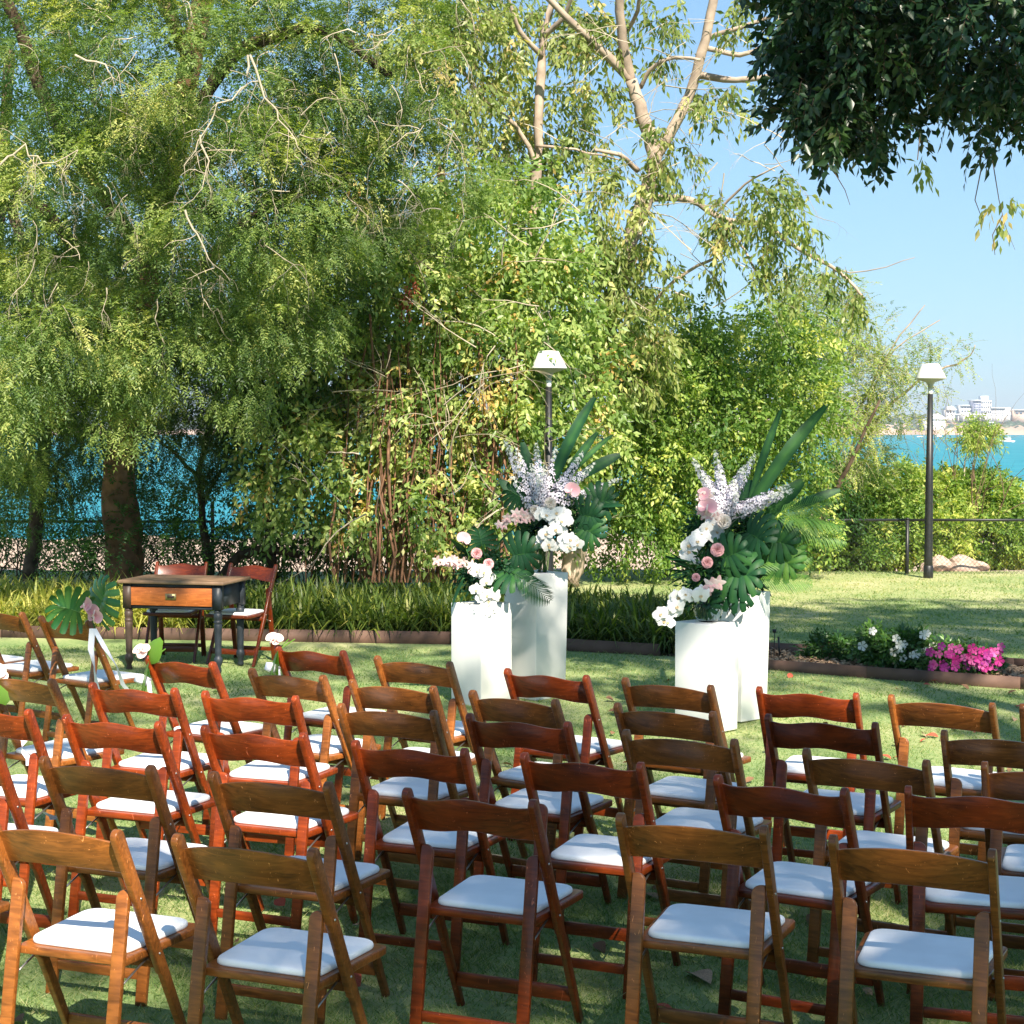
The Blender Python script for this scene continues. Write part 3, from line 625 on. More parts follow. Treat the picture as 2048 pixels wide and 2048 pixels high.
def shrub(label, blobs, n, tint=(.5, .2), leaf=None, ll=.055, lw=.026, group='shrubs beyond the chain link fence', hang=.2, nl=8):
    t = empty('shrub', (0, 0, 0), label=label, cat='shrub', group=group); g = G()
    c = Vector(blobs[0][0]); gz = float(groundz(c.x, c.y))
    for i in range(9): branching(g, (c.x+R.uniform(-.15, .15), c.y+R.uniform(-.1, .1), gz), (R.uniform(-.5, .5), R.uniform(-.4, .4), 1), max(.5, (c.z-gz)*.8), .018, 2, -.05, .6, 4, (2, 3), .2)
    g.obj('stem', M_TWIGD, t); crown('foliage', t, blobs, int(n*1.5), 9, .2, .2, nl, ll*1.25, lw*1.35, .25, hang, leaf or L_SHRUB, tint, out=.6, down=-.05); return t
shrub('rounded bright shrub behind the right lamp post, beyond the fence', [B(1790, 990, 25.4, 75, 62, .6), B(1760, 1070, 25.2, 100, 60, .6)], 230, (.6, .2))
shrub('yellowish shrub right of the lamp post with its top against the water', [B(1875, 990, 25.8, 55, 48, .5), B(1870, 1060, 25.4, 70, 60, .6)], 170, (.7, .18))
shrub('broad shrub nearest the right edge beyond the fence', [B(1975, 1000, 26, 62, 50, .5), B(1990, 1075, 25.6, 90, 55, .6)], 220, (.52, .2))
shrub('dark low shrub left of the right lamp post, against the fence', [B(1700, 1010, 25.0, 60, 80, .5), B(1680, 1100, 24.8, 80, 40, .5)], 150, (.35, .2))
shrub('low shrub at the fence foot under the bushy tree', [B(1560, 1110, 24.4, 90, 35, .4), B(1450, 1110, 24.4, 70, 35, .4)], 110, (.45, .25))
shrub('narrow willowy sapling standing up against the turquoise water', [B(1955, 872, 25.6, 30, 20, .2)], 22, (.65, .15), None, .06, .014, None, .8)
g = G(); P = px([(1930, 1120), (1926, 1000), (1930, 920), (1945, 880)], 25.6); g.tube(P, [.02, .016, .012, .008], 5); tag(g.obj('bare_stem', M_TWIG), 'thin bare stem rising out of the shrubs to the sapling top', 'stem')

# --- dark broadleaf tree overhead: its crown hangs into the upper right; unseen clumps are added to shade the seats
T7 = empty('shade_tree', (0, 0, 0), label='dark glossy leaved tree whose crown hangs into the upper right corner', cat='tree')
g = G(); g.tube([(7.4, .2, -.2), (7.3, .3, 2), (7.0, .6, 4), (6.4, .4, 7), (6, -1, 10), (5.4, -3, 12)], [.40, .34, .30, .26, .2, .1], 12); g.obj('trunk', M_BARK, T7, True)
for pts in ([(6.8, .6, 5.2), (5.4, 5, 6.6), (3.8, 9, 6.4), (2.6, 11, 5.6)], [(6.4, .4, 7.2), (3.6, -1.6, 10.6), (1.0, -4, 12)], [(7, .6, 4.2), (6.2, 5, 5.4), (4.8, 9.5, 5.0), (3.6, 11, 4.2)], [(6, -.8, 9.5), (6.5, 3, 12), (5, 6, 13)], [(5.8, -1.6, 10.4), (5, -6, 11.6), (3, -9, 12)]):
    g = G(); g.tube(pts, [.16, .12, .08, .04][:len(pts)], 8); g.obj('limb', M_BARK, T7, True)
blobs = [B(1715, 60, 10.8, 145, 145, .8), B(1960, 75, 10.6, 180, 135, .9), B(1640, 210, 10.6, 62, 80, .35, 1.3), B(1745, 240, 10.8, 90, 58, .45, .8), B(2020, 240, 10.4, 50, 65, .35), B(1630, 50, 10.6, 55, 110, .4), B(1800, -150, 10.8, 300, 180, 1.5, .6)]
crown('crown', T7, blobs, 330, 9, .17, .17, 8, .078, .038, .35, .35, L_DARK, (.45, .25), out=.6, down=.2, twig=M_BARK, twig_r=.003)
g = G()
for pts in ([(1985, 320), (1998, 400), (2010, 450), (2030, 500)], [(2005, 430), (1985, 470), (1990, 510)], [(1962, 340), (1950, 400), (1965, 440)], [(1660, 330), (1690, 380), (1700, 410)], [(1840, 270), (1835, 320)]):
    g = G(); P_ = px(pts, 10.4); g.tube(P_, [.004, .003, .002, .0015][:len(P_)], 4, cap=False); g.obj('twig', M_TWIGD, T7)
crown('hanging_leaves', T7, [B(1990, 410, 10.4, 28, 42, .1), B(1838, 325, 10.4, 14, 16, .06)], 9, 3, .05, .08, 3, .075, .028, .5, .8, L_TALL, (.6, .3), down=.8)
# unseen overhead part of the crown, clumps placed to cast a set shade pattern
def shade_at(x, y):
    if y < 10.2: x, y = x+.18, y-.62          # judge the seats, not the turf below them
    n = math.sin(x*2.1+1.3*math.sin(y*1.7))*math.cos(y*1.3+math.sin(x*1.1))
    d = math.sin(x*6.3+2.1*math.sin(y*4.1))*math.sin(y*5.7+1.7*math.sin(x*3.9))
    if .75 < x < 1.2 and 10.9 < y < 11.7: return .95
    if .3 < x < 1.7 and 12.3 < y < 14: return .98
    if y < 9.4:
        lit = x < -.92-.10*(y-5) and y > 3.4
        if x < -.95 and 5.4 < y < 6.2 and x > -1.75: lit = False           # back of the second chair row
        if (x+1.05)**2+(y-7.2)**2 < .35 or (x+1)**2+(y-6.3)**2 < .18: lit = True
        if (x+.48)**2+(y-8.3)**2 < .30: lit = True
        if x > .95 and y > 7.0 and n > -.35: lit = True
        if lit: return .02
        return 1 if d < .45 else .12
    if y < 13.2:
        if x > .95: return .25 if n > -.2 else .8
        return .88 if n < .35 else .2
    if y < 14.9:
        return .9 if n < .5 else .3
    if y < 19.6:
        if x < -3.0: return .03
        if x < 1.2: return .72 if n < .3 else .25
        return .96 if n < .62 else .3
    return 0
pts = []
while len(pts) < 1500:
    x, y = R.uniform(-5.5, 6.5), R.uniform(3.2, 19.6)
    if R.random() < shade_at(x, y):
        h = R.uniform(10.5, 14)
        c = Vector((x, y, 0))+SD*(h/SD.z)
        if c.z > 2.15+.262*max(c.y, 0): pts.append(tuple(c))
k = 0
while k < 480:                                            # thicker over the right half of the seats
    x, y = R.uniform(-1.2, 3.2), R.uniform(3.6, 8.0)
    if x+.18 > -.85 and shade_at(x, y) > .9:
        h = R.uniform(10.5, 14); c = Vector((x, y, 0))+SD*(h/SD.z); pts.append(tuple(c)); k += 1
k = 0
while k < 800:                                            # the shade band across the far lawn
    x, y = R.uniform(1.2, 6.8), R.uniform(15.0, 18.4)
    if R.random() < .97:
        h = R.uniform(10.5, 14); c = Vector((x, y, 0))+SD*(h/SD.z)
        if c.z > 2.15+.262*c.y: pts.append(tuple(c)); k += 1
P0 = np.array(pts); per = 7
P = np.repeat(P0, per, 0)+rnd_dirs(len(P0)*per)*NR.uniform(0, .17, (len(P0)*per, 1)); D = rnd_dirs(len(P))
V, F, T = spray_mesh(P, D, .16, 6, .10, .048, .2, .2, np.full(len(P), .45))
link('crown', mesh('overhead_shade_clumps', V, F, L_DARK, False, T), T7)

# ------------------------------------------------------------------ fence, lamps, borders
M_BLACK = simple('black_powder_coat', (.012, .013, .014), .45, .5, noise=.3, scale=30)
M_WHITEP = simple('white_lamp_enamel', (.82, .82, .78), .4, .5, noise=.04, scale=8)
fence = empty('chain_link_fence', (0, 0, 0), label='low black chain link fence running along the far edge of the lawn', cat='fence')
FY = 23.0; ztop = at(1024, 1040, FY).z; zb = -.06
xs_posts = [at(p, 1040, FY).x for p in (-300, 61, 425, 790, 1150, 1480, 1815, 2150)]
for i, x in enumerate(xs_posts):
    g = G(); extra = .22 if i in (1, 2) else .01; g.tube([(x, FY, zb-.2), (x, FY, ztop+extra)], .026, 8); g.tube([(x, FY, ztop+extra), (x, FY, ztop+extra+.02)], [.032, .02], 8); g.obj('post', M_BLACK, fence)
for i in range(len(xs_posts)-1):
    g = G(); z = ztop-(.02 if i < 2 else .115 if i == 2 else 0); z2 = z if i != 2 else ztop-.03; g.tube([(xs_posts[i], FY, z), (xs_posts[i+1], FY, z2)], .019, 6); g.obj('top_rail', M_BLACK, fence)
g = G(); hgt = ztop-.02-zb; x = xs_posts[0]
while x < xs_posts[-1]:
    for s in (1, -1): g.tube([(x, FY+.002*s, zb), (x+s*hgt, FY+.002*s, ztop-.02)], .0021, 3, cap=False)
    x += .062
tag(g.obj('wire_mesh', M_BLACK, fence), kind='stuff')

def lamp(x, y, label):
    t = empty('lamp_post', (x, y, 0), label=label, cat='lamp post', group='white shaded garden lamps')
    g = G(); g.lathe([(.058, -.05), (.055, .3), (.050, 1.2), (.034, 2.38)], 14); g.obj('pole', M_BLACK, t, True)
    g = G(); g.lathe([(.058, 0), (.064, .01), (.064, .16), (.056, .17)], 14); g.obj('base_sleeve', M_BLACK, t, True)
    g = G(); g.lathe([(.030, 2.375), (.030, 2.45)], 14); g.obj('ferrule', M_WHITEP, t, True)
    g = G(); g.lathe([(.030, 2.45), (.034, 2.49), (.055, 2.53), (.10, 2.545), (.192, 2.575), (.196, 2.58)], 28); g.obj('bowl', simple('grey_bowl', (.33, .34, .31), .6), t, True)
    g = G(); g.lathe([(.197, 2.578), (.199, 2.586), (.112, 2.755), (.104, 2.765), (.05, 2.770), (.001, 2.771)], 28); o = g.obj('lamp_shade', M_WHITEP, t, True)
    return t
lamp(5.39, 22.3, 'white shaded garden lamp on a black pole, at the far right by the fence')
lamp(.396, 18.7, 'white shaded garden lamp with a dark pole behind the tall flower arrangement')
M_ROCK = simple('pinkish_rock', (.42, .32, .26), .9, .2, noise=.3, scale=4, bump=1)
for u, w, lab in ((1925, .30, 'pale pinkish boulder at the fence foot beside another, right one'), (1880, .24, 'smaller pinkish boulder at the fence foot, just right of the lamp post')):
    me = bpy.data.meshes.new('boulder'); import bmesh; bm = bmesh.new(); bmesh.ops.create_icosphere(bm, subdivisions=3, radius=1)
    for v in bm.verts: v.co *= 1+.14*math.sin(v.co.x*5+u)+.12*math.cos(v.co.y*6+v.co.z*4)
    bm.to_mesh(me); bm.free(); me.materials.append(M_ROCK); c = at(u, 1140, 23.9)
    tag(link('boulder', me, None, (c.x, c.y, .02), (0, 0, R.random()*6), (w, w*.7, .15)), lab, 'boulder', 'boulders at the fence')

# border of strappy grass
M_STRAP = leafmat('strap_grass', [(0, (.03, .06, .012)), (.4, (.09, .14, .025)), (.75, (.26, .29, .05)), (1, (.50, .46, .12))], .35, .45, .4)
def strap_border():
    V, T = [], []
    n = 1700; cx = NR.uniform(-6.2, 1.6, n); base = np.interp(cx, [-6, -4.72, -.55, 1.25, 2], [16.1, 15.9, 15.4, 14.5, 14.1]); cy = base+.22+NR.uniform(0, 1, n)**1.1*2.3
    per = 28; x = np.repeat(cx, per); y = np.repeat(cy, per); m = len(x); a = NR.uniform(0, 2*math.pi, m); cs = np.repeat(NR.uniform(.6, 1.15, n), per)
    x = x+NR.normal(size=m)*.05; y = y+NR.normal(size=m)*.05
    L = NR.uniform(.26, .50, m)*cs; lean = NR.uniform(.35, 1.5, m); w = NR.uniform(.006, .014, m)
    d = np.stack([np.cos(a), np.sin(a)], -1); s = np.stack([-np.sin(a), np.cos(a)], -1)
    pts = []
    for k, t in enumerate((0, .35, .7, 1.)):
        r = L*lean*(t**1.5)*.78; z = L*(t*1.15-.66*lean*t*t*t); ww = w*(1, 1.0, .8, .08)[k]
        c = np.stack([x+d[:, 0]*r, y+d[:, 1]*r, z], -1); o = np.stack([s[:, 0]*ww, s[:, 1]*ww, np.zeros(m)], -1)
        pts += [c-o, c+o]
    V = np.stack(pts, 1).reshape(-1, 3); i = (np.arange(m)*8)[:, None]
    F = np.concatenate([i+np.array([[2*k, 2*k+1, 2*k+3, 2*k+2]]) for k in range(3)])
    t = np.clip(np.where(x < -3.0, .84, .36)+NR.normal(size=m)*.2+np.repeat(NR.normal(size=n)*.1, per), 0, 1)
    return V, F, np.repeat(t, 8)
V, F, T = strap_border(); tag(link('border_grass', mesh('border_grass', V, F, M_STRAP, False, T)), kind='stuff')
M_SOIL = simple('bark_mulch_soil', (.10, .065, .04), .95, .1, noise=.5, scale=25, bump=1)
g = G(); line = [(-6.5, 16.15), (-4.72, 15.9), (-.55, 15.4), (1.25, 14.5), (2.0, 14.1)]
g.add([(x, y+.02, .012) for x, y in line]+[(2.0, 17.6, .012), (-6.5, 18.8, .012)], [(0, 1, 2, 3, 4, 5, 6)]); tag(g.obj('border_soil', M_SOIL), kind='structure')
M_EDGE = simple('brown_edging', (.13, .075, .055), .7, .3, noise=.3, scale=6)
def edging(name, line, label, h=.11, parent=None):
    t = empty(name, (line[0][0], line[0][1], 0), label=label, cat='garden edging')
    for (x0, y0), (x1, y1) in zip(line, line[1:]):
        d = Vector((x1-x0, y1-y0, 0)); n = Vector((-d.y, d.x, 0)).normalized()*.012; d *= .998; g = G(); a = Vector((x0, y0, -.03))-Vector((line[0][0], line[0][1], 0))
        g.prism([a-n, a+d-n, a+d+n, a+n], (0, 0, h+.03)); g.obj('edging_board', M_EDGE, t)
    return t
edging('garden_edging', line[:-1], 'low brown edging board along the strappy grass border')
f_line = [(1.9, 13.78), (2.75, 13.3), (3.77, 12.72), (5.2, 11.9)]; b_line = [(1.9, 14.75), (2.98, 14.25), (3.98, 13.6), (5.5, 12.75)]
edging('garden_edging', f_line, 'front edging board of the flower bed at the right', .085)
edging('garden_edging', b_line, 'rear edging board of the flower bed behind the flowers', .11)
g = G(); g.add([(x, y, .03) for x, y in f_line]+[(x, y, .03) for x, y in b_line[::-1]], [tuple(range(8))]); tag(g.obj('bed_soil', M_SOIL), kind='structure')
def chips(n):
    V = []; F = []
    for i in range(n):
        t = R.random(); k = min(2, int(t*3)); u = t*3-k; a = Vector((*f_line[k], 0)).lerp(Vector((*f_line[k+1], 0)), u); b_ = Vector((*b_line[k], 0)).lerp(Vector((*b_line[k+1], 0)), u)
        c = a.lerp(b_, R.uniform(.04, .96)); c.z = .035+R.random()*.03; q = Matrix.Rotation(R.uniform(0, 6.3), 3, 'Z') @ Matrix.Rotation(R.uniform(-.6, .6), 3, 'X') @ Matrix.Rotation(R.uniform(-.6, .6), 3, 'Y')
        l, w = R.uniform(.015, .045), R.uniform(.006, .014); b0 = len(V)
        for p in ((-l, -w, 0), (l, -w*.7, 0), (l*.9, w, 0), (-l*.8, w*.8, .003), (0, 0, .008)): V.append(tuple(c+q @ Vector(p)))
        F += [(b0, b0+1, b0+4), (b0+1, b0+2, b0+4), (b0+2, b0+3, b0+4), (b0+3, b0, b0+4)]
    return V, F
V, F = chips(2600); tag(link('wood_mulch', mesh('wood_mulch', V, F, simple('mulch_chips', (.36, .24, .15), .9, .1, noise=.5, scale=40))), kind='stuff')
L_BED = leafmat('bedding_leaf', [(0, (.02, .06, .015)), (.6, (.05, .13, .025)), (1, (.13, .24, .05))], .25, .4, .5)
M_PET = leafmat('petals', [(0, (.85, .85, .84)), (.24, (.84, .82, .70)), (.3, (.55, .03, .22)), (.55, (.62, .05, .33)), (.8, (.75, .16, .42)), (1, (.30, .02, .25))], .3, .5, .2, (1, 1, 1))
def bedding(label, c, rx, ry, rz, n, fl, ft, ll=.045):
    t = empty('flowering_plant' if fl else 'leafy_plant', (c[0], c[1], .03), label=label, cat='plant')
    crown('foliage', t, [((0, 0, rz*.55), (rx, ry, rz*.55), 1)], n, 6, .06, .09, 6, ll, ll*.45, .2, .1, L_BED, (.5, .25), out=.7, down=-.1)
    g = G()
    for k in range(7): branching(g, (0, 0, 0), (R.uniform(-.8, .8)*rx*3, R.uniform(-.5, .5), 1), rz*.9, .004, 1, 0, .5, 3, (1, 2), .2)
    g.obj('stem', M_TWIGD, t)
    for k in range(fl):
        a = R.uniform(0, 6.28); q = R.uniform(.3, 1)**.6; p = Vector((math.cos(a)*rx*q*1.1, -abs(math.sin(a))*ry*q-.10, rz*R.uniform(.3, 1.25)+.02)); g = G(); s = R.uniform(.023, .033); tt = R.uniform(*ft)
        for j in range(5):
            an = j*1.2566; e = Vector((math.cos(an), -.35, math.sin(an))); f2 = Vector((-math.sin(an), 0, math.cos(an)))
            g.add([p, p+e*s-f2*s*.55, p+e*s*1.35, p+e*s+f2*s*.55], [(0, 1, 2), (0, 2, 3)], tt)
        g.obj('flower', M_PET, t, tint=True)
    return t
bedding('small leafy plant with reddish stems at the left end of the flower bed', (2.60, 14.05), .24, .10, .15, 60, 0, (0, 0), .05)
bedding('white flowered leafy plant left of the pink flowers in the bed', (3.10, 13.45), .19, .12, .25, 90, 14, (0, .2), .055)
bedding('pink and purple flowered plant at the right end of the bed', (3.46, 13.22), .26, .13, .18, 85, 40, (.3, 1), .045)
bedding('short leafy plant mixed into the white flowers, darker and lower', (2.88, 13.62), .12, .09, .26, 40, 3, (0, .1), .05)
sp = empty('sprinkler_stake', (at(1560, 1330, 14.1).x, 14.1, 0.02), label='thin black irrigation stake standing in the flower bed', cat='sprinkler')
g = G(); g.tube([(0, 0, 0), (-.015, 0, .20)], .009, 6); g.obj('stake', M_BLACK, sp); g = G(); g.tube([(-.05, 0, 0), (-.045, 0, .25)], .004, 5); g.box(-.062, -.034, -.012, .012, .235, .262); g.obj('nozzle', M_BLACK, sp)

# fallen leaves on the lawn
M_FALL = [simple('dry_leaf_'+n, c, .8, .2, noise=.3, scale=30) for n, c in (('brown', (.20, .11, .06)), ('red', (.42, .09, .05)), ('tan', (.40, .27, .17)))]
fl_me = []
for mt in M_FALL:
    for v in range(2):
        V = []; n = 6
        for i in range(n+1):
            u = i/n; w = .36*math.sin(math.pi*u**.8)*(1 if v else .8); c = .10*math.sin(u*3+v)+.10*v*u
            V += [(u-.5, -w, c+.16*abs(w)*2), (u-.5, 0, c), (u-.5, w, c+.12*abs(w)*2)]
        F = [(i*3+k, i*3+k+1, i*3+k+4, i*3+k+3) for i in range(n) for k in range(2)]
        fl_me.append(mesh('fallen_leaf', V, F, mt, True))
big = [(1400, 1958, 4.0, .16, 4, 'large dry brown leaf on the grass beneath the front chairs, centre right'), (1295, 1795, 0, .12, 4, 'pale tan leaf lying behind a dark front foot in the middle'), (1500, 1560, 0, .07, 0, 'curled brown leaf on the grass right of the overlapping brown chairs'),
       (395, 2020, 0, .09, 0, 'brown leaf on the lit grass at the lower left'), (720, 1590, 0, .05, 0, None)]
def ongrass(u, v):
    d = Vector(at(u, v, 1.0))-Vector((0, 0, CH)); return Vector((0, 0, CH))+d*(-(CH-.012)/d.z)
for u, v, _, s, k, lab in big:
    if lab: p = ongrass(u, v); tag(link('fallen_leaf', fl_me[k], None, p, (R.uniform(-.3, .3), R.uniform(-.3, .3), R.uniform(0, 6)), (s, s, s)), lab, 'leaf')
for i in range(120):
    if i < 75: u, v = R.uniform(1080, 2048), R.uniform(1345, 1560)
    else: u, v = R.uniform(0, 2048), R.uniform(1330, 2040)
    p = ongrass(u, v); s = R.uniform(.04, .09); k = R.choice((0, 1, 0, 2, 3, 4))
    tag(link('fallen_leaf', fl_me[k], None, p, (R.uniform(-.5, .5), R.uniform(-.5, .5), R.uniform(0, 6)), (s, s, s)), 'small dry fallen leaf lying loose on the lawn', 'leaf', 'fallen leaves scattered over the lawn')

# ------------------------------------------------------------------ signing table
M_TOP = simple('worn_table_top', (.20, .125, .075), .45, .4, noise=.4, scale=8, bump=.3)
M_DKBL = simple('black_blue_paint', (.020, .026, .034), .5, .4, noise=.4, scale=12, bump=.3)
M_LEGB = simple('worn_dark_wood', (.055, .035, .025), .5, .4, noise=.4, scale=12, bump=.3)
M_DRAW = woodmat('orange_pine', (.20, .055, .012), (.46, .135, .03), .4)
a, b_ = at(231, 1162, 13.66), at(449, 1166.6, 13.45); ang = math.atan2(b_.y-a.y, b_.x-a.x)
tb = empty('signing_table', ((a.x+b_.x)/2, (a.y+b_.y)/2, 0), ang, label='dark wooden signing table with turned legs and an orange wood drawer', cat='table')
WT, DT, HT = .90, .58, .725
g = G(); g.box(-WT/2, WT/2, 0, DT, HT-.026, HT); bevel(g.obj('tabletop', M_TOP, tb), .006)
x0, x1 = -WT/2+.07, WT/2-.07
for i, (x, y, m) in enumerate(((x0, .06, M_LEGB), (x1, .06, M_DKBL), (x0, DT-.06, M_DKBL), (x1, DT-.06, M_DKBL))):
    g = G(); g.box(x-.034, x+.034, y-.034, y+.034, .50, HT-.027)
    g.lathe([(.022, 0), (.026, .02), (.019, .05), (.03, .075), (.036, .10), (.030, .125), (.022, .135), (.027, .15), (.026, .18), (.030, .34), (.032, .385), (.028, .392), (.035, .40), (.035, .41), (.027, .418), (.034, .43), (.034, .47), (.026, .478), (.034, .485), (.026, .50)], 16, (x, y, 0))
    g.obj('leg', m, tb)
g = G(); g.box(x0+.036, x1-.036, .035, .055, .50, .525); g.box(x0+.036, x1-.036, .035, .055, .672, HT-.028); g.obj('front_rail', M_DKBL, tb)
g = G(); g.box(x0+.036, x1-.036, DT-.055, DT-.035, .52, HT-.028); g.obj('apron', M_DKBL, tb)
for x in (x0, x1): g = G(); g.box(x-.014, x+.014, .096, DT-.096, .52, HT-.028); g.obj('apron', M_DKBL, tb)
g = G(); g.box(x0+.038, x1-.038, .022, .045, .527, .670); dr = bevel(g.obj('drawer_front', M_DRAW, tb), .003); dr.color = (1.1, .3, .2, 1)
M_BRASS = simple('aged_brass', (.45, .36, .18), .4, metal=.8)
g = G(); g.box(-.045, .045, .017, .0215, .575, .625); hd = g.obj('drawer_pull', M_BRASS, dr); g = G(); g.box(-.028, .028, .0135, .0168, .588, .612); g.obj('finger_recess', M_LEGB, dr)

# ------------------------------------------------------------------ plinths
def plinth(u, v_bot, d, w, h, rz, label, lean=0, taper=1.0):
    t = at(u, v_bot, d); g = G(); a = w/2; b0 = a*taper
    g.add([(-b0, -b0, 0), (b0, -b0, 0), (b0, b0, 0), (-b0, b0, 0), (-a, -a, h), (a, -a, h), (a, a, h), (-a, a, h)], [(0, 3, 2, 1), (4, 5, 6, 7), (0, 1, 5, 4), (1, 2, 6, 5), (2, 3, 7, 6), (3, 0, 4, 7)])
    o = bake(bevel(g.obj('plinth', M_PLINTH), .003)); o.location = (t.x, d, 0); o.rotation_euler = (0, lean, rz)
    return tag(o, label, 'plinth', 'white plinths for the flowers')
q = math.radians(45)
PA = plinth(963, 1420, 12.05, .300, .705, q, 'short white plinth in front of the tallest one, at the left pair')
PC = plinth(1070, 1400, 12.35, .325, .895, q, 'tallest white plinth, carrying the vase with white orchids', .012, .95)
PD = plinth(1412, 1470, 10.98, .292, .690, q, 'short white plinth carrying the round glass bowl, right pair', .012, .97)
PE = plinth(1474, 1455, 11.42, .292, .845, q, 'tall white plinth behind the round bowl, right pair', .02, .95)
from mathutils import Quaternion

# ------------------------------------------------------------------ flowers
PW = leafmat('white_petal', [(0, (.86, .86, .85)), (.45, (.82, .80, .74)), (.6, (.75, .66, .35)), (1, (.35, .12, .12))], .25, .5, .2, (1, 1, 1))
PP = leafmat('blush_petal', [(0, (.80, .45, .47)), (.5, (.80, .62, .58)), (1, (.84, .80, .72))], .25, .5, .2, (1, .9, .9))
PA_ = leafmat('anthurium', [(0, (.74, .30, .36)), (.5, (.78, .42, .46)), (1, (.85, .70, .68))], .2, .35, .5, (1, .8, .8))
PS = leafmat('spike_petal', [(0, (.74, .70, .80)), (.5, (.78, .76, .80)), (.7, (.60, .64, .50)), (1, (.04, .02, .05))], .2, .5, .2, (1, 1, 1))
GL = leafmat('florist_leaf', [(0, (.006, .035, .016)), (.5, (.012, .06, .022)), (.8, (.045, .14, .03)), (1, (.12, .24, .04))], .18, .5, .25, (1.3, 1.8, .6))
GLB = leafmat('bright_leaf', [(0, (.06, .16, .03)), (1, (.20, .36, .05))], .45, .35, .5, (1.5, 1.8, .5))
def petal(g, L, Wd, az, tilt, curl=.3, t0=.0, t1=.0, cup=.15, pts=6, shape=.75, rnd=.62):
    """petal growing from the origin; tilt from the z axis; curl bends it outwards"""
    V = []; T = []; th = tilt; p = Vector((0, 0, 0)); e = Vector((math.cos(az), math.sin(az), 0)); s = Vector((-math.sin(az), math.cos(az), 0))
    b = len(g.V)
    for i in range(pts):
        u = i/(pts-1); w = Wd*.5*math.sin(math.pi*min(.955, max(.07, u**shape)))**rnd
        d = e*math.sin(th)+Vector((0, 0, math.cos(th))); nn = s.cross(d)
        for k in (-1, 0, 1): g.V.append(tuple(p+s*(w*k)+nn*(cup*w*abs(k)))); g.T.append(t0+(t1-t0)*u)
        p = p+d*(L/(pts-1)); th += curl/(pts-1)
    for i in range(pts-1):
        for k in range(2): g.F.append((b+i*3+k, b+i*3+k+1, b+i*3+k+4, b+i*3+k+3))
def orchid_me():
    g = G()
    for az, L, w in ((1.57, .048, .040), (1.57+2.25, .047, .036), (1.57-2.25, .047, .036)): petal(g, L, w, az, 1.45, .25, .15, .0)
    for az in (.12, math.pi-.12): petal(g, .052, .062, az, 1.35, .30, .1, .0, .12, 7, .75, .5)
    petal(g, .020, .022, -1.57, .5, 1.1, .65, .75); petal(g, .014, .014, -.9, .4, .8, .6, .9); petal(g, .014, .014, -2.2, .4, .8, .6, .9)
    return g.me('orchid', PW, True, True)
def cymb_me():
    g = G()
    for k in range(5): petal(g, .042, .025, 1.57+k*1.257, 1.25, .25, .2+.5*R.random(), .9*R.random(), .25)
    petal(g, .022, .02, -1.57, .4, 1.2, .0, .2); return g.me('cymbidium', PP, True, True)
def rose_me(mat, t):
    g = G()
    for ring, (n, L, w, tl, cu) in enumerate(((3, .026, .022, .08, .25), (4, .030, .028, .25, .45), (5, .034, .034, .48, .65), (6, .037, .038, .75, .95), (6, .036, .038, 1.05, .8))):
        for k in range(n): petal(g, L, w*1.25, k*2*math.pi/n+ring*.6, tl, cu, t, max(0, t-.15*ring*.5), .45, 5, .8, .4)
    return g.me('rose', mat, True, True)
def anth_me():
    g = G(); n = 18; V = [(0, 0, 0)]; T = [.0]
    for r in (.5, 1):
        for k in range(n):
            a = 2*math.pi*k/n; q = .052*(1-.28*math.cos(a)**2)*(1-.55*max(0, math.cos(a-math.pi))**9); V.append((q*r*math.cos(a)*1.15+.010*r, q*r*math.sin(a), .016*r*r*(1+.4*math.cos(a*2)))); T.append(.15+.5*r)
    F = [(0, 1+k, 1+(k+1) % n) for k in range(n)]+[(1+k, 1+n+k, 1+n+(k+1) % n, 1+(k+1) % n) for k in range(n)]
    b = len(g.V); g.V += V; g.T += T; g.F += F
    g.tube([(-.028, 0, .002), (-.01, 0, .018), (.012, 0, .032)], [.0055, .0055, .004], 7, t=1.0); return g.me('anthurium', PA_, True, True)
def spike_me(L, seed):
    rr = random.Random(seed); g = G(); g.tube([(0, 0, 0), (.01, 0, L*.5), (0, .01, L)], [.004, .003, .0015], 5, t=.7)
    n = int(95*L/.5)
    for i in range(n):
        u = (i+.5)/n; z = L*(.10+.88*u); rad = (.040*(1-u)**.55+.006)*rr.uniform(.8, 1.15); az = i*2.4+rr.uniform(-.5, .5); z += rr.uniform(-.01, .01); s = .0235*(1-.66*u)*rr.uniform(.85, 1.15); c = Vector((math.cos(az)*rad, math.sin(az)*rad, z))
        d = Vector((math.cos(az), math.sin(az), .25+.6*u)).normalized(); a = d.cross(Vector((0, 0, 1))).normalized(); b_ = d.cross(a)
        bud = u > .8; tt = .62 if bud else rr.uniform(0, .35)
        for k in range(5):
            an = k*1.257+rr.random()*.2; e = a*math.cos(an)+b_*math.sin(an); f_ = a*-math.sin(an)+b_*math.cos(an)
            g.add([c, c+e*s*.8-f_*s*.42+d*s*.18, c+e*s*1.25+d*s*.10, c+e*s*.8+f_*s*.42+d*s*.18], [(0, 1, 2), (0, 2, 3)], tt)
        if not bud:
            q = s*.30; o = c+d*s*.16; g.add([o+a*q, o+b_*q, o-a*q, o-b_*q, o+d*q*1.1], [(0, 1, 4), (1, 2, 4), (2, 3, 4), (3, 0, 4)], 1.0)
    return g.me('flower_spike', PS, False, True)
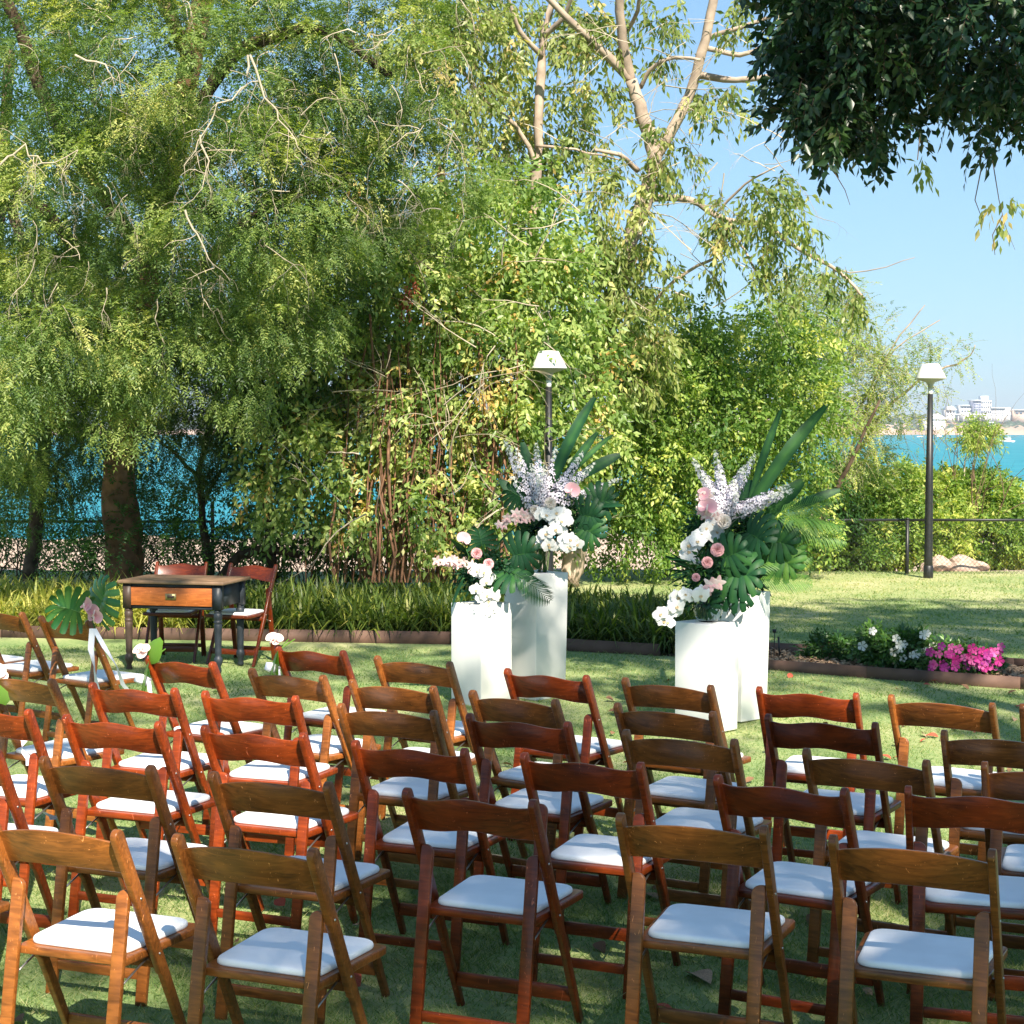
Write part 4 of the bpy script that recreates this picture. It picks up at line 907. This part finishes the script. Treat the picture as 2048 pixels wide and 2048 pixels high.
def monstera_me(s=.16, tt=.45):
    """heart shaped leaf cut into fingers; stalk at the origin, tip along +x, face up +z"""
    g = G(); nf = 6
    for sd in (1, -1):
        for k in range(nf):
            u0 = k/nf; a0 = -2.25+u0*2.2; af = -2.25+(k+1)/nf*2.2
            def rim(a):                                 # a measured from the tip
                f = abs(a)/2.25; return s*(1.12-.22*f+.12*math.sin(f*3.1))*(1 if f < .97 else .8)
            base0 = Vector((s*.12+.80*s*u0**1.1, 0, 0)); base1 = Vector((s*.12+.80*s*min(1, (k+1)/nf)**1.1, 0, 0))
            c = Vector((s*.25, 0, 0)); V = []; T = []; m = 5
            for j in range(m+1):
                t = j/m; a1 = a0+(af-a0)*(1-.24*max(0, min(1, (t-.38)/.3)))
                for q, (bb, aa) in enumerate(((base0, a0), ((base0+base1)/2, (a0+a1)/2), (base1, a1))):
                    e = c+Vector((math.cos(aa)*rim(aa), math.sin(aa)*rim(aa)*.92*(-1), 0)); p = bb.lerp(e, t*(1.05 if q == 1 else 1)); w_ = 1-.0*t
                    if q != 1 and t > .8: p = p.lerp(bb.lerp(c+Vector((math.cos((a0+a1)/2)*rim(aa), -math.sin((a0+a1)/2)*rim(aa)*.92, 0)), t), (t-.8)*1.2)
                    dr = .10*s*math.sin(t*2.4)-.42*s*(max(0, t-.35))**2*1.0+(.02*s if q == 1 else 0)
                    V.append((p.x, sd*abs(p.y) if abs(p.y) > 1e-5 else 0, dr)); T.append(tt+(.12 if q == 1 else 0)+.1*math.sin(k*2.1+sd))
            F = [(j*3+q, j*3+q+1, j*3+q+4, j*3+q+3) for j in range(m) for q in range(2)]
            b = len(g.V); g.V += V; g.T += T; g.F += [tuple(i+b for i in f) for f in F]
    g.tube([(-.10, 0, -.06), (0, 0, -.01), (s*.5, 0, .006), (s*1.2, 0, -.16*s)], [.003, .003, .0022, .001], 4, t=.8)
    return g.me('monstera_leaf', GL, True, True)
def palm_me(L=.42, tt=.6, mat=None, w=.011, ll=.15, droop=.35):
    g = G(); n = 26; P = []
    for i in range(n+1):
        u = i/n; P.append(Vector((L*u, 0, L*(.20*u-droop*u*u))))
    g.tube(P[::3], [.0032*(1-.8*i/len(P[::3])) for i in range(len(P[::3]))], 4, t=tt+.2)
    for i in range(3, n):
        u = i/n; l = ll*math.sin(math.pi*min(1, .12+u*.88))**.7; 
        for sd in (1, -1):
            d = Vector((.62, sd*.8, -.18-R.uniform(0, .15))).normalized(); s = Vector((.8, -sd*.62, 0)).normalized()*w*.5; p = P[i]
            q = p+d*l*.55+Vector((0, 0, .01)); e = p+d*l+Vector((0, 0, -l*.22))
            g.add([p-s*.5, p+s*.5, q+s, q-s, e], [(0, 1, 2, 3), (3, 2, 4)], tt+R.uniform(-.1, .1))
    return g.me('palm_frond', mat or GL, False, True)
def strap_me(L=.75, w=.07, bend=.25, tt=.5, ripple=.0):
    g = G(); n = 16
    for i in range(n+1):
        u = i/n; ww = w*.5*(math.sin(math.pi*min(.97, .10+u*.86))**.55)*(1+ripple*math.sin(u*60)); x = L*bend*u*u*1.2; z = L*u*(1-.12*u)
        for k in (-1, 0, 1): g.V.append((x, k*ww, z+abs(k)*ww*.35)); g.T.append(tt-.05+.25*(k == 0)+.06*math.sin(u*40))
    g.F += [(i*3+k, i*3+k+1, i*3+k+4, i*3+k+3) for i in range(n) for k in range(2)]
    return g.me('strap_leaf', GL, True, True)
def blade_me(L=.20, w=.075, tt=.4, mat=None):
    g = G(); petal(g, L, w, 0, 1.35, .5, tt, tt+.15, .3, 9, .8); g.tube([(-.07, 0, -.07), (0, 0, 0), (L*.5, 0, L*.05)], [.003, .003, .001], 4, t=.8); return g.me('leaf', mat or GL, True, True)
ORC, CYM = orchid_me(), cymb_me(); ROSE_W, ROSE_P = rose_me(PP, 1.0), rose_me(PP, .15); ANTH = anth_me()
MON = [monstera_me(.15, .35), monstera_me(.17, .5), monstera_me(.14, .8)]
PALM, PALM2 = palm_me(.40, .55), palm_me(.46, .92, None, .010, .17, .45)
BLADE = blade_me()
def face(d, roll=0, axis='Z'):
    d = Vector(d).normalized(); q = d.to_track_quat(axis, 'Y' if axis == 'Z' else 'Z'); return (q.to_matrix() @ Matrix.Rotation(roll, 3, axis)).to_euler()
def put(par, name, me, u, v, y, d, roll=0, s=1.0, axis='Z'):
    p = at(u, v, y)-par.location; o = link(name, me, par, p, face(d, roll, axis), (s, s, s)); return o
CAMD = Vector((0, -1, .15))
def rj(a=.5): return Vector((R.uniform(-a, a), -1, R.uniform(-a*.6, a*.8)))
def orchid_line(par, pts, y, n, s=1.0, spread=8, name='orchid', me=None, tilt=0.):
    st = G(); P = [at(u, v, y+.03)-par.location for u, v in pts]; st.tube(P, .0022, 4, t=.85); st.obj('stem', GL, par, tint=True)
    for i in range(n):
        t = (i+.5)/n*(len(pts)-1); k = min(len(pts)-2, int(t)); f = t-k; u = pts[k][0]*(1-f)+pts[k+1][0]*f+R.uniform(-spread, spread); v = pts[k][1]*(1-f)+pts[k+1][1]*f+R.uniform(-spread, spread)*.6
        put(par, name, me or ORC, u, v, y-R.uniform(0, .07), rj(.45)+Vector((0, 0, tilt)), R.uniform(-.5, .5), s*R.uniform(.88, 1.1))
def spikes(par, base, tips, y):
    for i, (u, v, dy) in enumerate(tips):
        a = at(base[0]+R.uniform(-12, 12), base[1], y+.02); e = at(u, v, y+dy); d = e-a; L = d.length
        o = link('flower_spike', spike_me(L, i+int(y*100)), par, a-par.location, face(d, R.random()*3)); 
def straps(par, items, y):
    for (u0, v0, u1, v1, w, dy, bend, rp, tt) in items:
        a = at(u0, v0, y); e = at(u1, v1, y+dy); d = e-a; me = strap_me(1, w/d.length, bend, tt, rp)
        # local tip is (1.2*bend, 0, .88): aim that direction along d
        tip = Vector((1.2*bend, 0, .88)); q = tip.rotation_difference(d); o = link('strap_leaf', me, par, a-par.location); o.rotation_mode = 'QUATERNION'; o.rotation_quaternion = Quaternion(d.normalized(), 1.15 if u1 > u0 else -1.15) @ q; s = d.length/tip.length; o.scale = (s, s, s)
def filler(par, u, v, y, ru, rv, n):
    c = at(u, v, y)-par.location; k = y/FPX
    o = crown('filler_foliage', par, [(tuple(c), (ru*k, .07, rv*k), 1)], n, 5, .04, .11, 6, .05, .018, .2, .1, GL, (.4, .2), out=.7, down=0)
GLASS = bpy.data.materials.new('clear_glass'); GLASS.use_nodes = True
gb = GLASS.node_tree.nodes['Principled BSDF']; gb.inputs['Transmission Weight'].default_value = 1; gb.inputs['Roughness'].default_value = .02; gb.inputs['IOR'].default_value = 1.18; gb.inputs['Base Color'].default_value = (.93, .97, .95, 1)

# short plinth, left pair
def arr(name, u, v, y, label): return empty(name, at(u, v, y), label=label, cat='flower arrangement', group='flower arrangements on the plinths')
def vase(u, y, z, prof, label):
    g = G(); n = 28; pr = prof+[(r-.004, zz) for r, zz in prof[::-1]]; b = 0
    g.lathe(pr, n); o = g.obj('glass_vase', GLASS, None, True); o.location = (at(u, 862, y).x, y, z+.002)
    return tag(o, label, 'vase', 'glass vases on the plinths')
A1 = arr('flower_arrangement', 963, 1190, 12.05, 'lowest left flower arrangement, white orchids spilling down the short plinth')
vase(968, 12.05, .705, [(.045, 0), (.055, .02), (.05, .08), (.06, .15)], 'small glass vase hidden under the spilling orchids, left short plinth')
orchid_line(A1, [(950, 1140), (972, 1150), (955, 1190), (985, 1185), (968, 1215), (975, 1228)], 11.92, 19, 1.06, 10)
orchid_line(A1, [(955, 1135), (915, 1125), (875, 1118)], 11.95, 13, .95, 11, 'cymbidium', CYM)
put(A1, 'rose', ROSE_P, 953, 1107, 11.95, rj(.4), 0, 1.15); put(A1, 'rose', ROSE_P, 977, 1128, 11.9, rj(.3), 1, 1.1)
put(A1, 'anthurium', ANTH, 926, 1080, 11.95, (.3, -1, .3), 1.2, 1.0); g = G(); g.tube([at(927, 1085, 11.97)-A1.location, at(945, 1130, 12)-A1.location, Vector((0, 0, 0))], .003, 5, t=.8); g.obj('stem', GL, A1, tint=True)
for u, v, d, r_, s, i in ((1020, 1112, (.9, -.25, .15), .5, 1.1, 0), (1000, 1138, (.6, -.4, -.3), -.3, 1.0, 1), (965, 1095, (-.2, -.1, .9), .2, .8, 0)): put(A1, 'monstera_leaf', MON[i], u, v, 12.0, d, r_+1.0, s, 'X')
put(A1, 'palm_frond', PALM, 1022, 1142, 11.95, (.55, -.35, -.35), .8, .9, 'X'); put(A1, 'leaf', BLADE, 925, 1158, 11.95, (-.35, -.4, -.9), .5, 1.1, 'X'); put(A1, 'leaf', BLADE, 940, 1110, 12.05, (-.6, -.1, .5), .5, .9, 'X')
filler(A1, 968, 1140, 12.03, 34, 26, 32)
# tall plinth
A2 = arr('flower_arrangement', 1072, 1120, 12.35, 'tallest left flower arrangement with lilac white spikes and a pink anthurium')
vase(1085, 12.35, .895, [(.040, 0), (.042, .02), (.048, .10), (.075, .24), (.105, .33)], 'tall flared glass vase full of green stems on the tallest plinth')
g = G()
for i in range(16):
    x = (1085-1024)/FPX*12.35; a = R.uniform(0, 6.28); g.tube([(x+math.cos(a)*.03, 12.35+math.sin(a)*.03, .90), (x+math.cos(a+2)*.055, 12.35+math.sin(a+2)*.05, 1.22)], .0035, 5, t=.8)
o = g.obj('stems', GL, A2, tint=True); o.location = -A2.location
orchid_line(A2, [(1078, 1035), (1108, 1030), (1136, 1028), (1120, 1055), (1092, 1070), (1088, 1090), (1130, 1082), (1150, 1095), (1140, 1070)], 12.15, 32, 1.08, 12)
orchid_line(A2, [(1065, 1035), (1035, 1030), (1000, 1048)], 12.2, 14, .95, 11, 'cymbidium', CYM)
put(A2, 'rose', ROSE_W, 1101, 1006, 12.12, rj(.3), 0, 1.25); put(A2, 'rose', ROSE_W, 1070, 1020, 12.15, rj(.3), 1, 1.1)
put(A2, 'anthurium', ANTH, 1144, 983, 12.1, (-.25, -1, .25), 1.1, 1.15)
spikes(A2, (1085, 1025), [(1008, 878, .05), (1032, 895, -.1), (1072, 885, .05), (1062, 925, -.15), (1112, 893, .1), (1090, 930, -.15), (1168, 902, .0), (1192, 925, -.1), (1150, 935, .12), (1245, 955, 0), (1020, 950, -.1), (1075, 950, -.2)], 12.35)
straps(A2, [(1100, 980, 1190, 795, .085, .1, .25, .04, .45), (1120, 970, 1195, 865, .06, .1, .1, 0, .5), (1150, 960, 1240, 910, .08, 0, .2, 0, .45), (1065, 1000, 1045, 885, .08, .12, -.1, 0, .35), (1140, 950, 1225, 870, .04, .1, .15, 0, .6), (1040, 1010, 1000, 960, .07, .05, -.2, 0, .3)], 12.4)
for u, v, d, r_, s, i in ((1155, 1030, (.9, -.3, -.1), -.4, 1.0, 0), (1160, 1050, (.7, -.35, -.5), -.6, .9, 1), (1050, 1000, (-.8, -.3, .5), -.5, .9, 0), (1180, 1005, (.95, -.1, .1), -.7, .9, 1), (1060, 1060, (-.6, -.4, -.45), -.7, .8, 0)): put(A2, 'monstera_leaf', MON[i], u, v, 12.3, d, r_+2.0, s, 'X')
put(A2, 'leaf', BLADE, 1030, 1055, 12.25, (-.6, -.4, -.6), .4, 1.2, 'X'); put(A2, 'leaf', BLADE, 1190, 1010, 12.3, (.8, -.3, .0), .4, 1.1, 'X')
filler(A2, 1100, 1030, 12.4, 62, 32, 60)
# right pair: tall one behind
A4 = arr('flower_arrangement', 1455, 1190, 11.42, 'upper right flower arrangement with long strap leaves and lilac white spikes')
vase(1470, 11.42, .845, [(.05, 0), (.055, .05), (.06, .2), (.07, .3)], 'cylindrical glass vase behind leaves on the taller right plinth')
spikes(A4, (1448, 1035), [(1383, 915, .05), (1400, 945, -.1), (1430, 900, .05), (1440, 930, -.1), (1512, 905, .1), (1490, 930, 0), (1470, 960, -.15), (1580, 970, 0), (1560, 985, -.1), (1395, 985, -.15), (1415, 1000, -.15), (1475, 985, -.2), (1590, 978, -.05), (1410, 960, .1)], 11.42)
straps(A4, [(1490, 1030, 1652, 812, .085, .1, .22, .05, .6), (1500, 1000, 1562, 820, .05, .15, .12, 0, .55), (1530, 1040, 1605, 962, .10, .05, .15, .03, .62), (1580, 1020, 1680, 980, .06, 0, .2, 0, .5), (1480, 1020, 1500, 960, .06, .1, .1, 0, .4)], 11.5)
orchid_line(A4, [(1425, 1030), (1440, 1060), (1430, 1080)], 11.25, 6, 1.0, 12); orchid_line(A4, [(1410, 1055), (1392, 1085), (1375, 1105), (1385, 1130)], 11.15, 17, 1.05, 9)
orchid_line(A4, [(1400, 985), (1420, 1010), (1400, 1030), (1440, 1040)], 11.25, 12, .95, 10, 'cymbidium', CYM)
put(A4, 'rose', ROSE_W, 1447, 1043, 11.15, rj(.3), 0, 1.45); put(A4, 'anthurium', ANTH, 1415, 1018, 11.15, (-.2, -1, .5), 1.4, 1.25); put(A4, 'anthurium', ANTH, 1405, 990, 11.2, (-.4, -.8, .6), .4, 1.0)
for u, v, d, r_, s, i in ((1490, 1062, (.5, -.6, -.3), -.9, 1.2, 0), (1530, 1078, (.9, -.35, -.2), -.5, 1.0, 1), (1560, 1085, (.8, -.3, -.6), -.3, .95, 2), (1460, 1070, (-.4, -.6, -.4), -.9, 1.1, 0), (1545, 1105, (.7, -.4, -.55), -.7, 1.2, 2)): put(A4, 'monstera_leaf', MON[i], u, v, 11.3, d, r_+2.0, s, 'X')
for u, v, d, s in ((1540, 1040, (.9, -.3, .12), 1.0), (1560, 1050, (.95, -.25, -.1), .95), (1550, 1030, (.9, .0, .35), .85), (1500, 1140, (.95, -.1, .35), .9), (1510, 1160, (.9, -.4, .1), .8)): put(A4, 'palm_frond', PALM2, u, v, 11.3, d, R.uniform(.5, 1.1), s, 'X')
filler(A4, 1450, 1055, 11.5, 58, 36, 70); filler(A4, 1475, 1130, 11.5, 45, 45, 70)
# right pair: low one with the round bowl
A3 = arr('flower_arrangement', 1417, 1200, 10.98, 'low right flower arrangement in the round bowl, orchids trailing off the plinth')
vase(1418, 10.98, .690, [(.055, 0), (.080, .025), (.098, .075), (.090, .125), (.062, .170), (.058, .190)], 'round glass bowl vase on the short right plinth')
orchid_line(A3, [(1408, 1185), (1378, 1190), (1352, 1200), (1345, 1225), (1325, 1228), (1335, 1245)], 10.8, 22, 1.05, 9)
orchid_line(A3, [(1410, 1165), (1430, 1165), (1405, 1175)], 10.8, 5, 1.15, 8, 'cymbidium', CYM)
put(A3, 'rose', ROSE_P, 1435, 1100, 10.85, rj(.3), 0, 1.3); put(A3, 'rose', ROSE_P, 1414, 1125, 10.82, rj(.3), 1, 1.1); put(A3, 'rose', ROSE_P, 1392, 1155, 10.82, rj(.3), 1, .8)
for u, v, d, r_, s, i in ((1450, 1145, (.9, -.4, -.1), -.9, 1.1, 1), (1455, 1165, (.7, -.5, -.4), -.8, 1.1, 0), (1440, 1120, (.6, -.3, .3), -.5, .9, 1), (1415, 1190, (.1, -.5, -.6), -.8, .8, 0)): put(A3, 'monstera_leaf', MON[i], u, v, 10.95, d, r_+2.0, s, 'X')
for k in range(12):
    a = math.pi+R.uniform(-.9, .9); o = put(A3, 'leaf', BLADE, 1378+R.uniform(-8, 8), 1135+R.uniform(-15, 15), 11.0, (math.cos(a), -.2, R.uniform(-.6, .8)), R.random(), .8, 'X'); o.scale = (.8, .25, .8)
filler(A3, 1425, 1155, 11.05, 42, 34, 60)
g = G()
for i in range(10):
    x = (1418-1024)/FPX*10.98; a = R.uniform(0, 6.28); g.tube([(x+math.cos(a)*.06, 10.98+math.sin(a)*.06, .71), (x+math.cos(a+2.5)*.03, 10.98+math.sin(a+2.5)*.03, .89)], .003, 5, t=.8)
o = g.obj('stems', GL, A3, tint=True); o.location = -A3.location

# little bouquets tied to the aisle chairs
M_RIB = simple('white_satin_ribbon', (.74, .76, .86), .35, .5)
def ribbon(par, pts, w=.022):
    g = G(); V = []
    for i, p in enumerate(pts):
        p = Vector(p); q = Vector((math.cos(i*.9), math.sin(i*.9)*.4, 0)).normalized()*w*.5; V += [p-q, p+q]
    g.add(V, [(2*i, 2*i+1, 2*i+3, 2*i+2) for i in range(len(pts)-1)]); g.obj('ribbon', M_RIB, par, True)
def postpt(key, side, z, out=0):
    kd, x, y, th, _, _ = CHAIRS[key]; a = side*(.2115+out); b_ = postpoint(z)
    return Vector((x+a*math.cos(th)+b_*math.sin(th), y-a*math.sin(th)+b_*math.cos(th), z))
LFB = blade_me(.19, .12, .6, GLB); PALE = leafmat('pale_anthurium', [(0, (.80, .50, .48)), (.5, (.84, .66, .62)), (1, (.85, .78, .70))], .3, .35, .5, (1, .9, .85)); ANTH2 = ANTH.copy(); ANTH2.materials.clear(); ANTH2.materials.append(PALE)
def chair_bouquet(key, side, label, leaves, bud, tail=.10):
    c = postpt(key, side, .77, .012); t = empty('chair_bouquet', c, label=label, cat='bouquet', group='bouquets tied to the chairs')
    for d, s, r_ in leaves: link('leaf', LFB, t, (0, -.01, 0), face(d, r_+.7, 'X'), (s, s, s))
    for (bx, bz, d, s) in bud: link('anthurium', ANTH2, t, (bx, -.025, bz), face(d, 1.0), (s, s, s))
    g = G(); g.tube([(0, -.01, .06), (0, -.012, 0), (.015, -.01, -.13)], .004, 5, t=.8); g.obj('stem', GL, t, tint=True)
    g = G(); g.box(-.018, .024, -.036, .036, -.115, -.075); o = g.obj('ribbon_wrap', M_RIB, t); o.rotation_euler = (-.45, 0, -CHAIRS[key][3])
    ribbon(t, [(.01, -.04, -.09), (.018, -.05, -.09-tail*.5), (.03, -.045, -.09-tail)], .02)
chair_bouquet('M7', -1, 'pink bud with an upright leaf tied to the front row chair before the table', [((.5, -.4, .75), .85, .9), ((-.05, -.5, -1), 1.1, .6)], [(-.035, .045, (-.3, -.8, .5), .85), (-.02, .06, (-.1, -.5, .9), .7)])
chair_bouquet('M6', -1, 'pale bud with hanging green leaf tied to the furthest red chair', [((-.15, -.5, -1), 1.15, .5), ((.1, -.5, -1), .9, .9)], [(-.02, .055, (0, -.8, .6), .8), (0, .06, (.1, -.5, .8), .7)])
chair_bouquet('M9', -1, 'pale flower and round leaves tied to the golden chair at the left edge', [((-.6, -.4, .3), .9, .9), ((.8, -.5, -.7), .9, .6), ((-.3, -.5, -.9), .8, .5)], [(.05, .03, (.2, -.8, .5), .8), (.07, .01, (.4, -.6, .6), .6)], .35)
c = postpt('L2', 1, .79, .01); t = empty('chair_bouquet', c, label='large monstera leaf with pink anthuriums and long white ribbons on a far left chair', cat='bouquet', group='bouquets tied to the chairs')
BM = bpy.data.meshes.new_from_object(link('tmp', MON[1])) ; bpy.data.objects.remove(bpy.data.objects['tmp']); BM.materials.clear(); BM.materials.append(leafmat('monstera_green', [(0, (.01, .05, .018)), (.5, (.02, .10, .028)), (1, (.12, .26, .06))], .25, .3, .5))
link('monstera_leaf', BM, t, (-.03, -.03, .06), face((-.85, -.30, .30), 1.25, 'X'), (.9, .9, .9)); link('monstera_leaf', BM, t, (.05, .0, .05), face((.35, -.2, .9), 1.3, 'X'), (1.0, 1.0, 1.0))
for bx, bz, d in ((.0, .10, (-.5, -.7, .3)), (.05, .03, (-.2, -.9, .1)), (.03, .06, (.6, -.5, .4))): link('anthurium', ANTH, t, (bx, -.05, bz), face(d, 1.3), (.95, .95, .95))
g = G(); g.tube([(.0, -.02, .10), (.04, -.02, -.04), (.05, 0, -.12)], .005, 5, t=.8); g.obj('stem', GL, t, tint=True)
ribbon(t, [(.03, -.05, -.03), (.02, -.05, -.15), (.04, -.05, -.28), (.06, -.04, -.42)], .035); ribbon(t, [(.04, -.05, -.03), (.10, -.05, -.14), (.17, -.04, -.26), (.20, -.03, -.36), (.24, 0, -.42)], .03)
for u0, v0, u1, v1, y, lab in ((40, 1470, 52, 1535, 7.7, 'pale grey ribbon tail hanging by the golden chair at the left edge'), (78, 1608, 100, 1645, 7.2, 'curled white ribbon end lying low between the left chairs')):
    a, e = at(u0, v0, y), at(u1, v1, y-.1); g = G(); V = []
    for i in range(6):
        p = a.lerp(e, i/5)+Vector((.012*math.sin(i*1.9), .01*i, 0)); q = Vector((math.cos(i*.8), .4*math.sin(i*.8), 0))*.018; V += [p-q, p+q]
    g.add(V, [(2*i, 2*i+1, 2*i+3, 2*i+2) for i in range(5)]); tag(g.obj('ribbon', M_RIB, None, True), lab, 'ribbon')

HAZE = True

# ------------------------------------------------------------------ far shore
def shore():
    xs = np.linspace(-1500, 1500, 420); ys = np.array([2440, 2452, 2470, 2500, 2560, 2700])
    X, Y = np.meshgrid(xs, ys)
    ridge = 16+7*np.sin(X*.004+1)+3*np.sin(X*.021)+NR.normal(size=X.shape)*1.2
    prof = np.array([-5, 2.2, 5, .75, .95, 1.0])[:, None]
    Z = np.where(prof < .99, 0, 0)+np.stack([X[0]*0-6, X[0]*0+1.5+NR.normal(size=420)*.8, 6+3*np.sin(X[0]*.03)+NR.normal(size=420)*1.5, ridge[3]*.8, ridge[4], ridge[5]])
    V = np.stack([X, Y, Z], -1).reshape(-1, 3); nx, ny = len(xs), len(ys); i = (np.arange(ny-1)[:, None]*nx+np.arange(nx-1)[None]).reshape(-1)
    return V, np.stack([i, i+1, i+nx+1, i+nx], 1)
M_CLIFF = simple('shore_rock', (.42, .30, .22), .95, .1, noise=.35, scale=.02)
V, F = shore(); tag(link('headland', mesh('headland', V, F, M_CLIFF, True)), kind='structure')
me_b = bpy.data.meshes.new('b')
V = []; F = []; T = []
bm = bmesh.new(); bmesh.ops.create_icosphere(bm, subdivisions=1, radius=1); bv = [tuple(v.co) for v in bm.verts]; bf = [tuple(v.index for v in f.verts) for f in bm.faces]; bm.free()
bva = np.array(bv); k = 0; VV = []; FF = []; TT = []
for i in range(5200):
    x = R.uniform(-1300, 1300); y = R.uniform(2462, 2640); z = 4+(y-2462)*.10+R.uniform(-1, 2); s = R.uniform(3, 8)
    VV.append(bva*np.array([s*1.3, s, s*R.uniform(.6, 1)])*NR.uniform(.75, 1.2, (len(bva), 1))+np.array([x, y, z])); FF.append(np.array(bf)+k); k += len(bva); TT.append(np.full(len(bva), R.random()))
L_FAR = leafmat('far_trees', [(0, (.03, .055, .03)), (.6, (.05, .085, .045)), (1, (.10, .12, .06))], .05)
tag(link('far_woodland', mesh('far_woodland', np.concatenate(VV), np.concatenate(FF), L_FAR, True, np.concatenate(TT))), kind='stuff')
M_BW = simple('white_render', (.78, .77, .76), .7); M_BG = simple('grey_blue_facade', (.30, .31, .42), .5); M_WIN = simple('dark_glazing', (.10, .13, .18), .25)
M_ROOF = simple('metal_roof', (.62, .64, .66), .5); M_TAN = simple('tan_wall', (.62, .46, .36), .8)
def bld(label, u0, u1, v0, v1, d, mat, storeys=0, roof=None, cols=8, parts=None):
    a = at(u0, v1, d); b_ = at(u1, v0, d); t = empty('building', ((a.x+b_.x)/2, d, a.z), label=label, cat='building', group='white buildings on the far shore')
    w = b_.x-a.x; h = b_.z-a.z; g = G(); g.box(-w/2, w/2, 0, 26, -12, h); g.obj('wall', mat, t)
    for s in range(storeys):
        z0 = h*(s+.35)/storeys; z1 = h*(s+.8)/storeys; n = cols
        for k in range(n): g = G(); x0 = -w/2+w*(k+.15)/n; x1 = -w/2+w*(k+.85)/n; g.box(x0, x1, -.4, .3, z0, z1); g.obj('window', M_WIN, t)
    if roof == 'flat': g = G(); g.box(-w/2-2, w/2+2, -3, 28, h, h+1.6); g.obj('roof', M_ROOF, t)
    if roof == 'gable': g = G(); g.prism([(-w/2-3, -3, h), (w/2+3, -3, h), (w*.1, -3, h+h*.9)], (0, 32, 0)); g.obj('roof', M_BW, t)
    return t
D0 = 2520
t = bld('tall white block on the far shore, stepped top', 1962, 1983, 801, 829, D0, M_BW, 3, None, 5)
g = G(); g.box(-6, 4, 3, 20, 20, 27); g.obj('lift_tower', M_BW, t)
bld('grey blue tower wing at the left of the tallest far block', 1947, 1962, 802, 822, D0-8, M_BG, 4, 'flat', 3)
bld('low white building left of the tower on the far shore', 1922, 1950, 812, 826, D0, M_BW, 2, 'flat', 5)
bld('long white building right of the tower on the far shore', 1984, 2008, 817, 830, D0, M_BW, 2, 'flat', 6)
bld('square white end block of the far shore row', 2009, 2021, 815, 830, D0, M_BW, 0, None, 2)
bld('tan building at the right edge of the far shore', 2030, 2070, 821, 832, D0, M_TAN, 1, 'flat', 5)
bld('white hall with a peaked roof low on the far shore', 1850, 1892, 838, 850, D0-60, M_BW, 0, 'gable', 2)
bld('pinkish cut bank building low above the far beach', 1964, 1984, 846, 858, D0-66, M_TAN, 1, 'flat', 3)
bld('small white house far left of the tower on the ridge', 1893, 1910, 820, 829, D0, M_BW, 1, 'gable', 3)
rd = at(1890, 830, D0-20); t = empty('viaduct', (rd.x, D0-20, rd.z), label='long pale flat deck running below the far buildings', cat='bridge'); e = at(2022, 831, D0-20).x-rd.x
g = G(); g.box(0, e, 0, 8, 0, 1.6); g.obj('deck', M_BW, t)
for k in range(12): g = G(); g.box(e*(k+.5)/12-.6, e*(k+.5)/12+.6, 2, 4, -9, 0); g.obj('pier', M_BW, t)
# boats
M_HULL = simple('white_hull', (.82, .82, .80), .35)
def boat(u, v, Lb, label, rz, cab=True):
    d0 = (CH+3.75)/((v-862)/FPX); c = at(u, v, d0); t = empty('motor_boat', (c.x, d0, -3.75), rz, label=label, cat='boat', group='boats moored in the bay')
    g = G(); n = 8; V = []
    for i in range(n+1):
        u_ = i/n; w = Lb*.17*(1-max(0, (u_-.55)/.45)**2); z = Lb*(.11+.05*u_); x = (u_-.5)*Lb
        V += [(x, -w, z), (x, -w*.7, -.2), (x, w*.7, -.2), (x, w, z)]
    F = [(i*4+k, i*4+k+1, i*4+k+5, i*4+k+4) for i in range(n) for k in range(3)]+[(i*4+3, i*4, i*4+4, i*4+7) for i in range(n)]+[(0, 3, 2, 1)]
    g.add(V, F); g.obj('hull', M_HULL, t)
    if cab:
        g = G(); z = Lb*.13; g.prism([(-Lb*.25, -Lb*.12, z), (Lb*.22, -Lb*.12, z), (Lb*.10, -Lb*.12, z+Lb*.16), (-Lb*.22, -Lb*.12, z+Lb*.16)], (0, Lb*.24, 0)); g.obj('cabin', M_HULL, t)
        g = G(); g.box(-Lb*.1, Lb*.14, -Lb*.123, -Lb*.121, z+Lb*.06, z+Lb*.12); g.obj('window', M_WIN, t)
        g = G(); g.box(-Lb*.2, Lb*.05, -Lb*.1, Lb*.1, z+Lb*.26, z+Lb*.28); 
        for sx in (-.18, .03):
            for sy in (-.09, .09): g.tube([(Lb*sx, Lb*sy, z+Lb*.15), (Lb*sx, Lb*sy, z+Lb*.26)], Lb*.008, 4)
        g.obj('canopy', M_HULL, t)
boat(2014, 885, 7.5, 'white cabin cruiser nearest us on the bay at the right', 2.4)
boat(1877, 874, 7, 'tiny white boat on the water just right of the lamp pole', .2)
boat(1840, 874.5, 6, 'tiny white boat on the water just left of the lamp pole', .1, False)
# haze over the bay: pale even air from before the lawn to beyond the far shore
m = bpy.data.materials.new('sea_haze'); m.use_nodes = True; nt = m.node_tree; nt.nodes.remove(nt.nodes['Principled BSDF'])
v = nt.nodes.new('ShaderNodeVolumePrincipled'); v.inputs['Color'].default_value = (.86, .92, 1, 1); v.inputs['Density'].default_value = .00018; v.inputs['Anisotropy'].default_value = .2
nt.links.new(v.outputs[0], nt.nodes['Material Output'].inputs['Volume'])
g = G(); g.box(-4300, 4300, -60, 6800, -22, 120)
if HAZE: tag(g.obj('haze', m), kind='stuff')
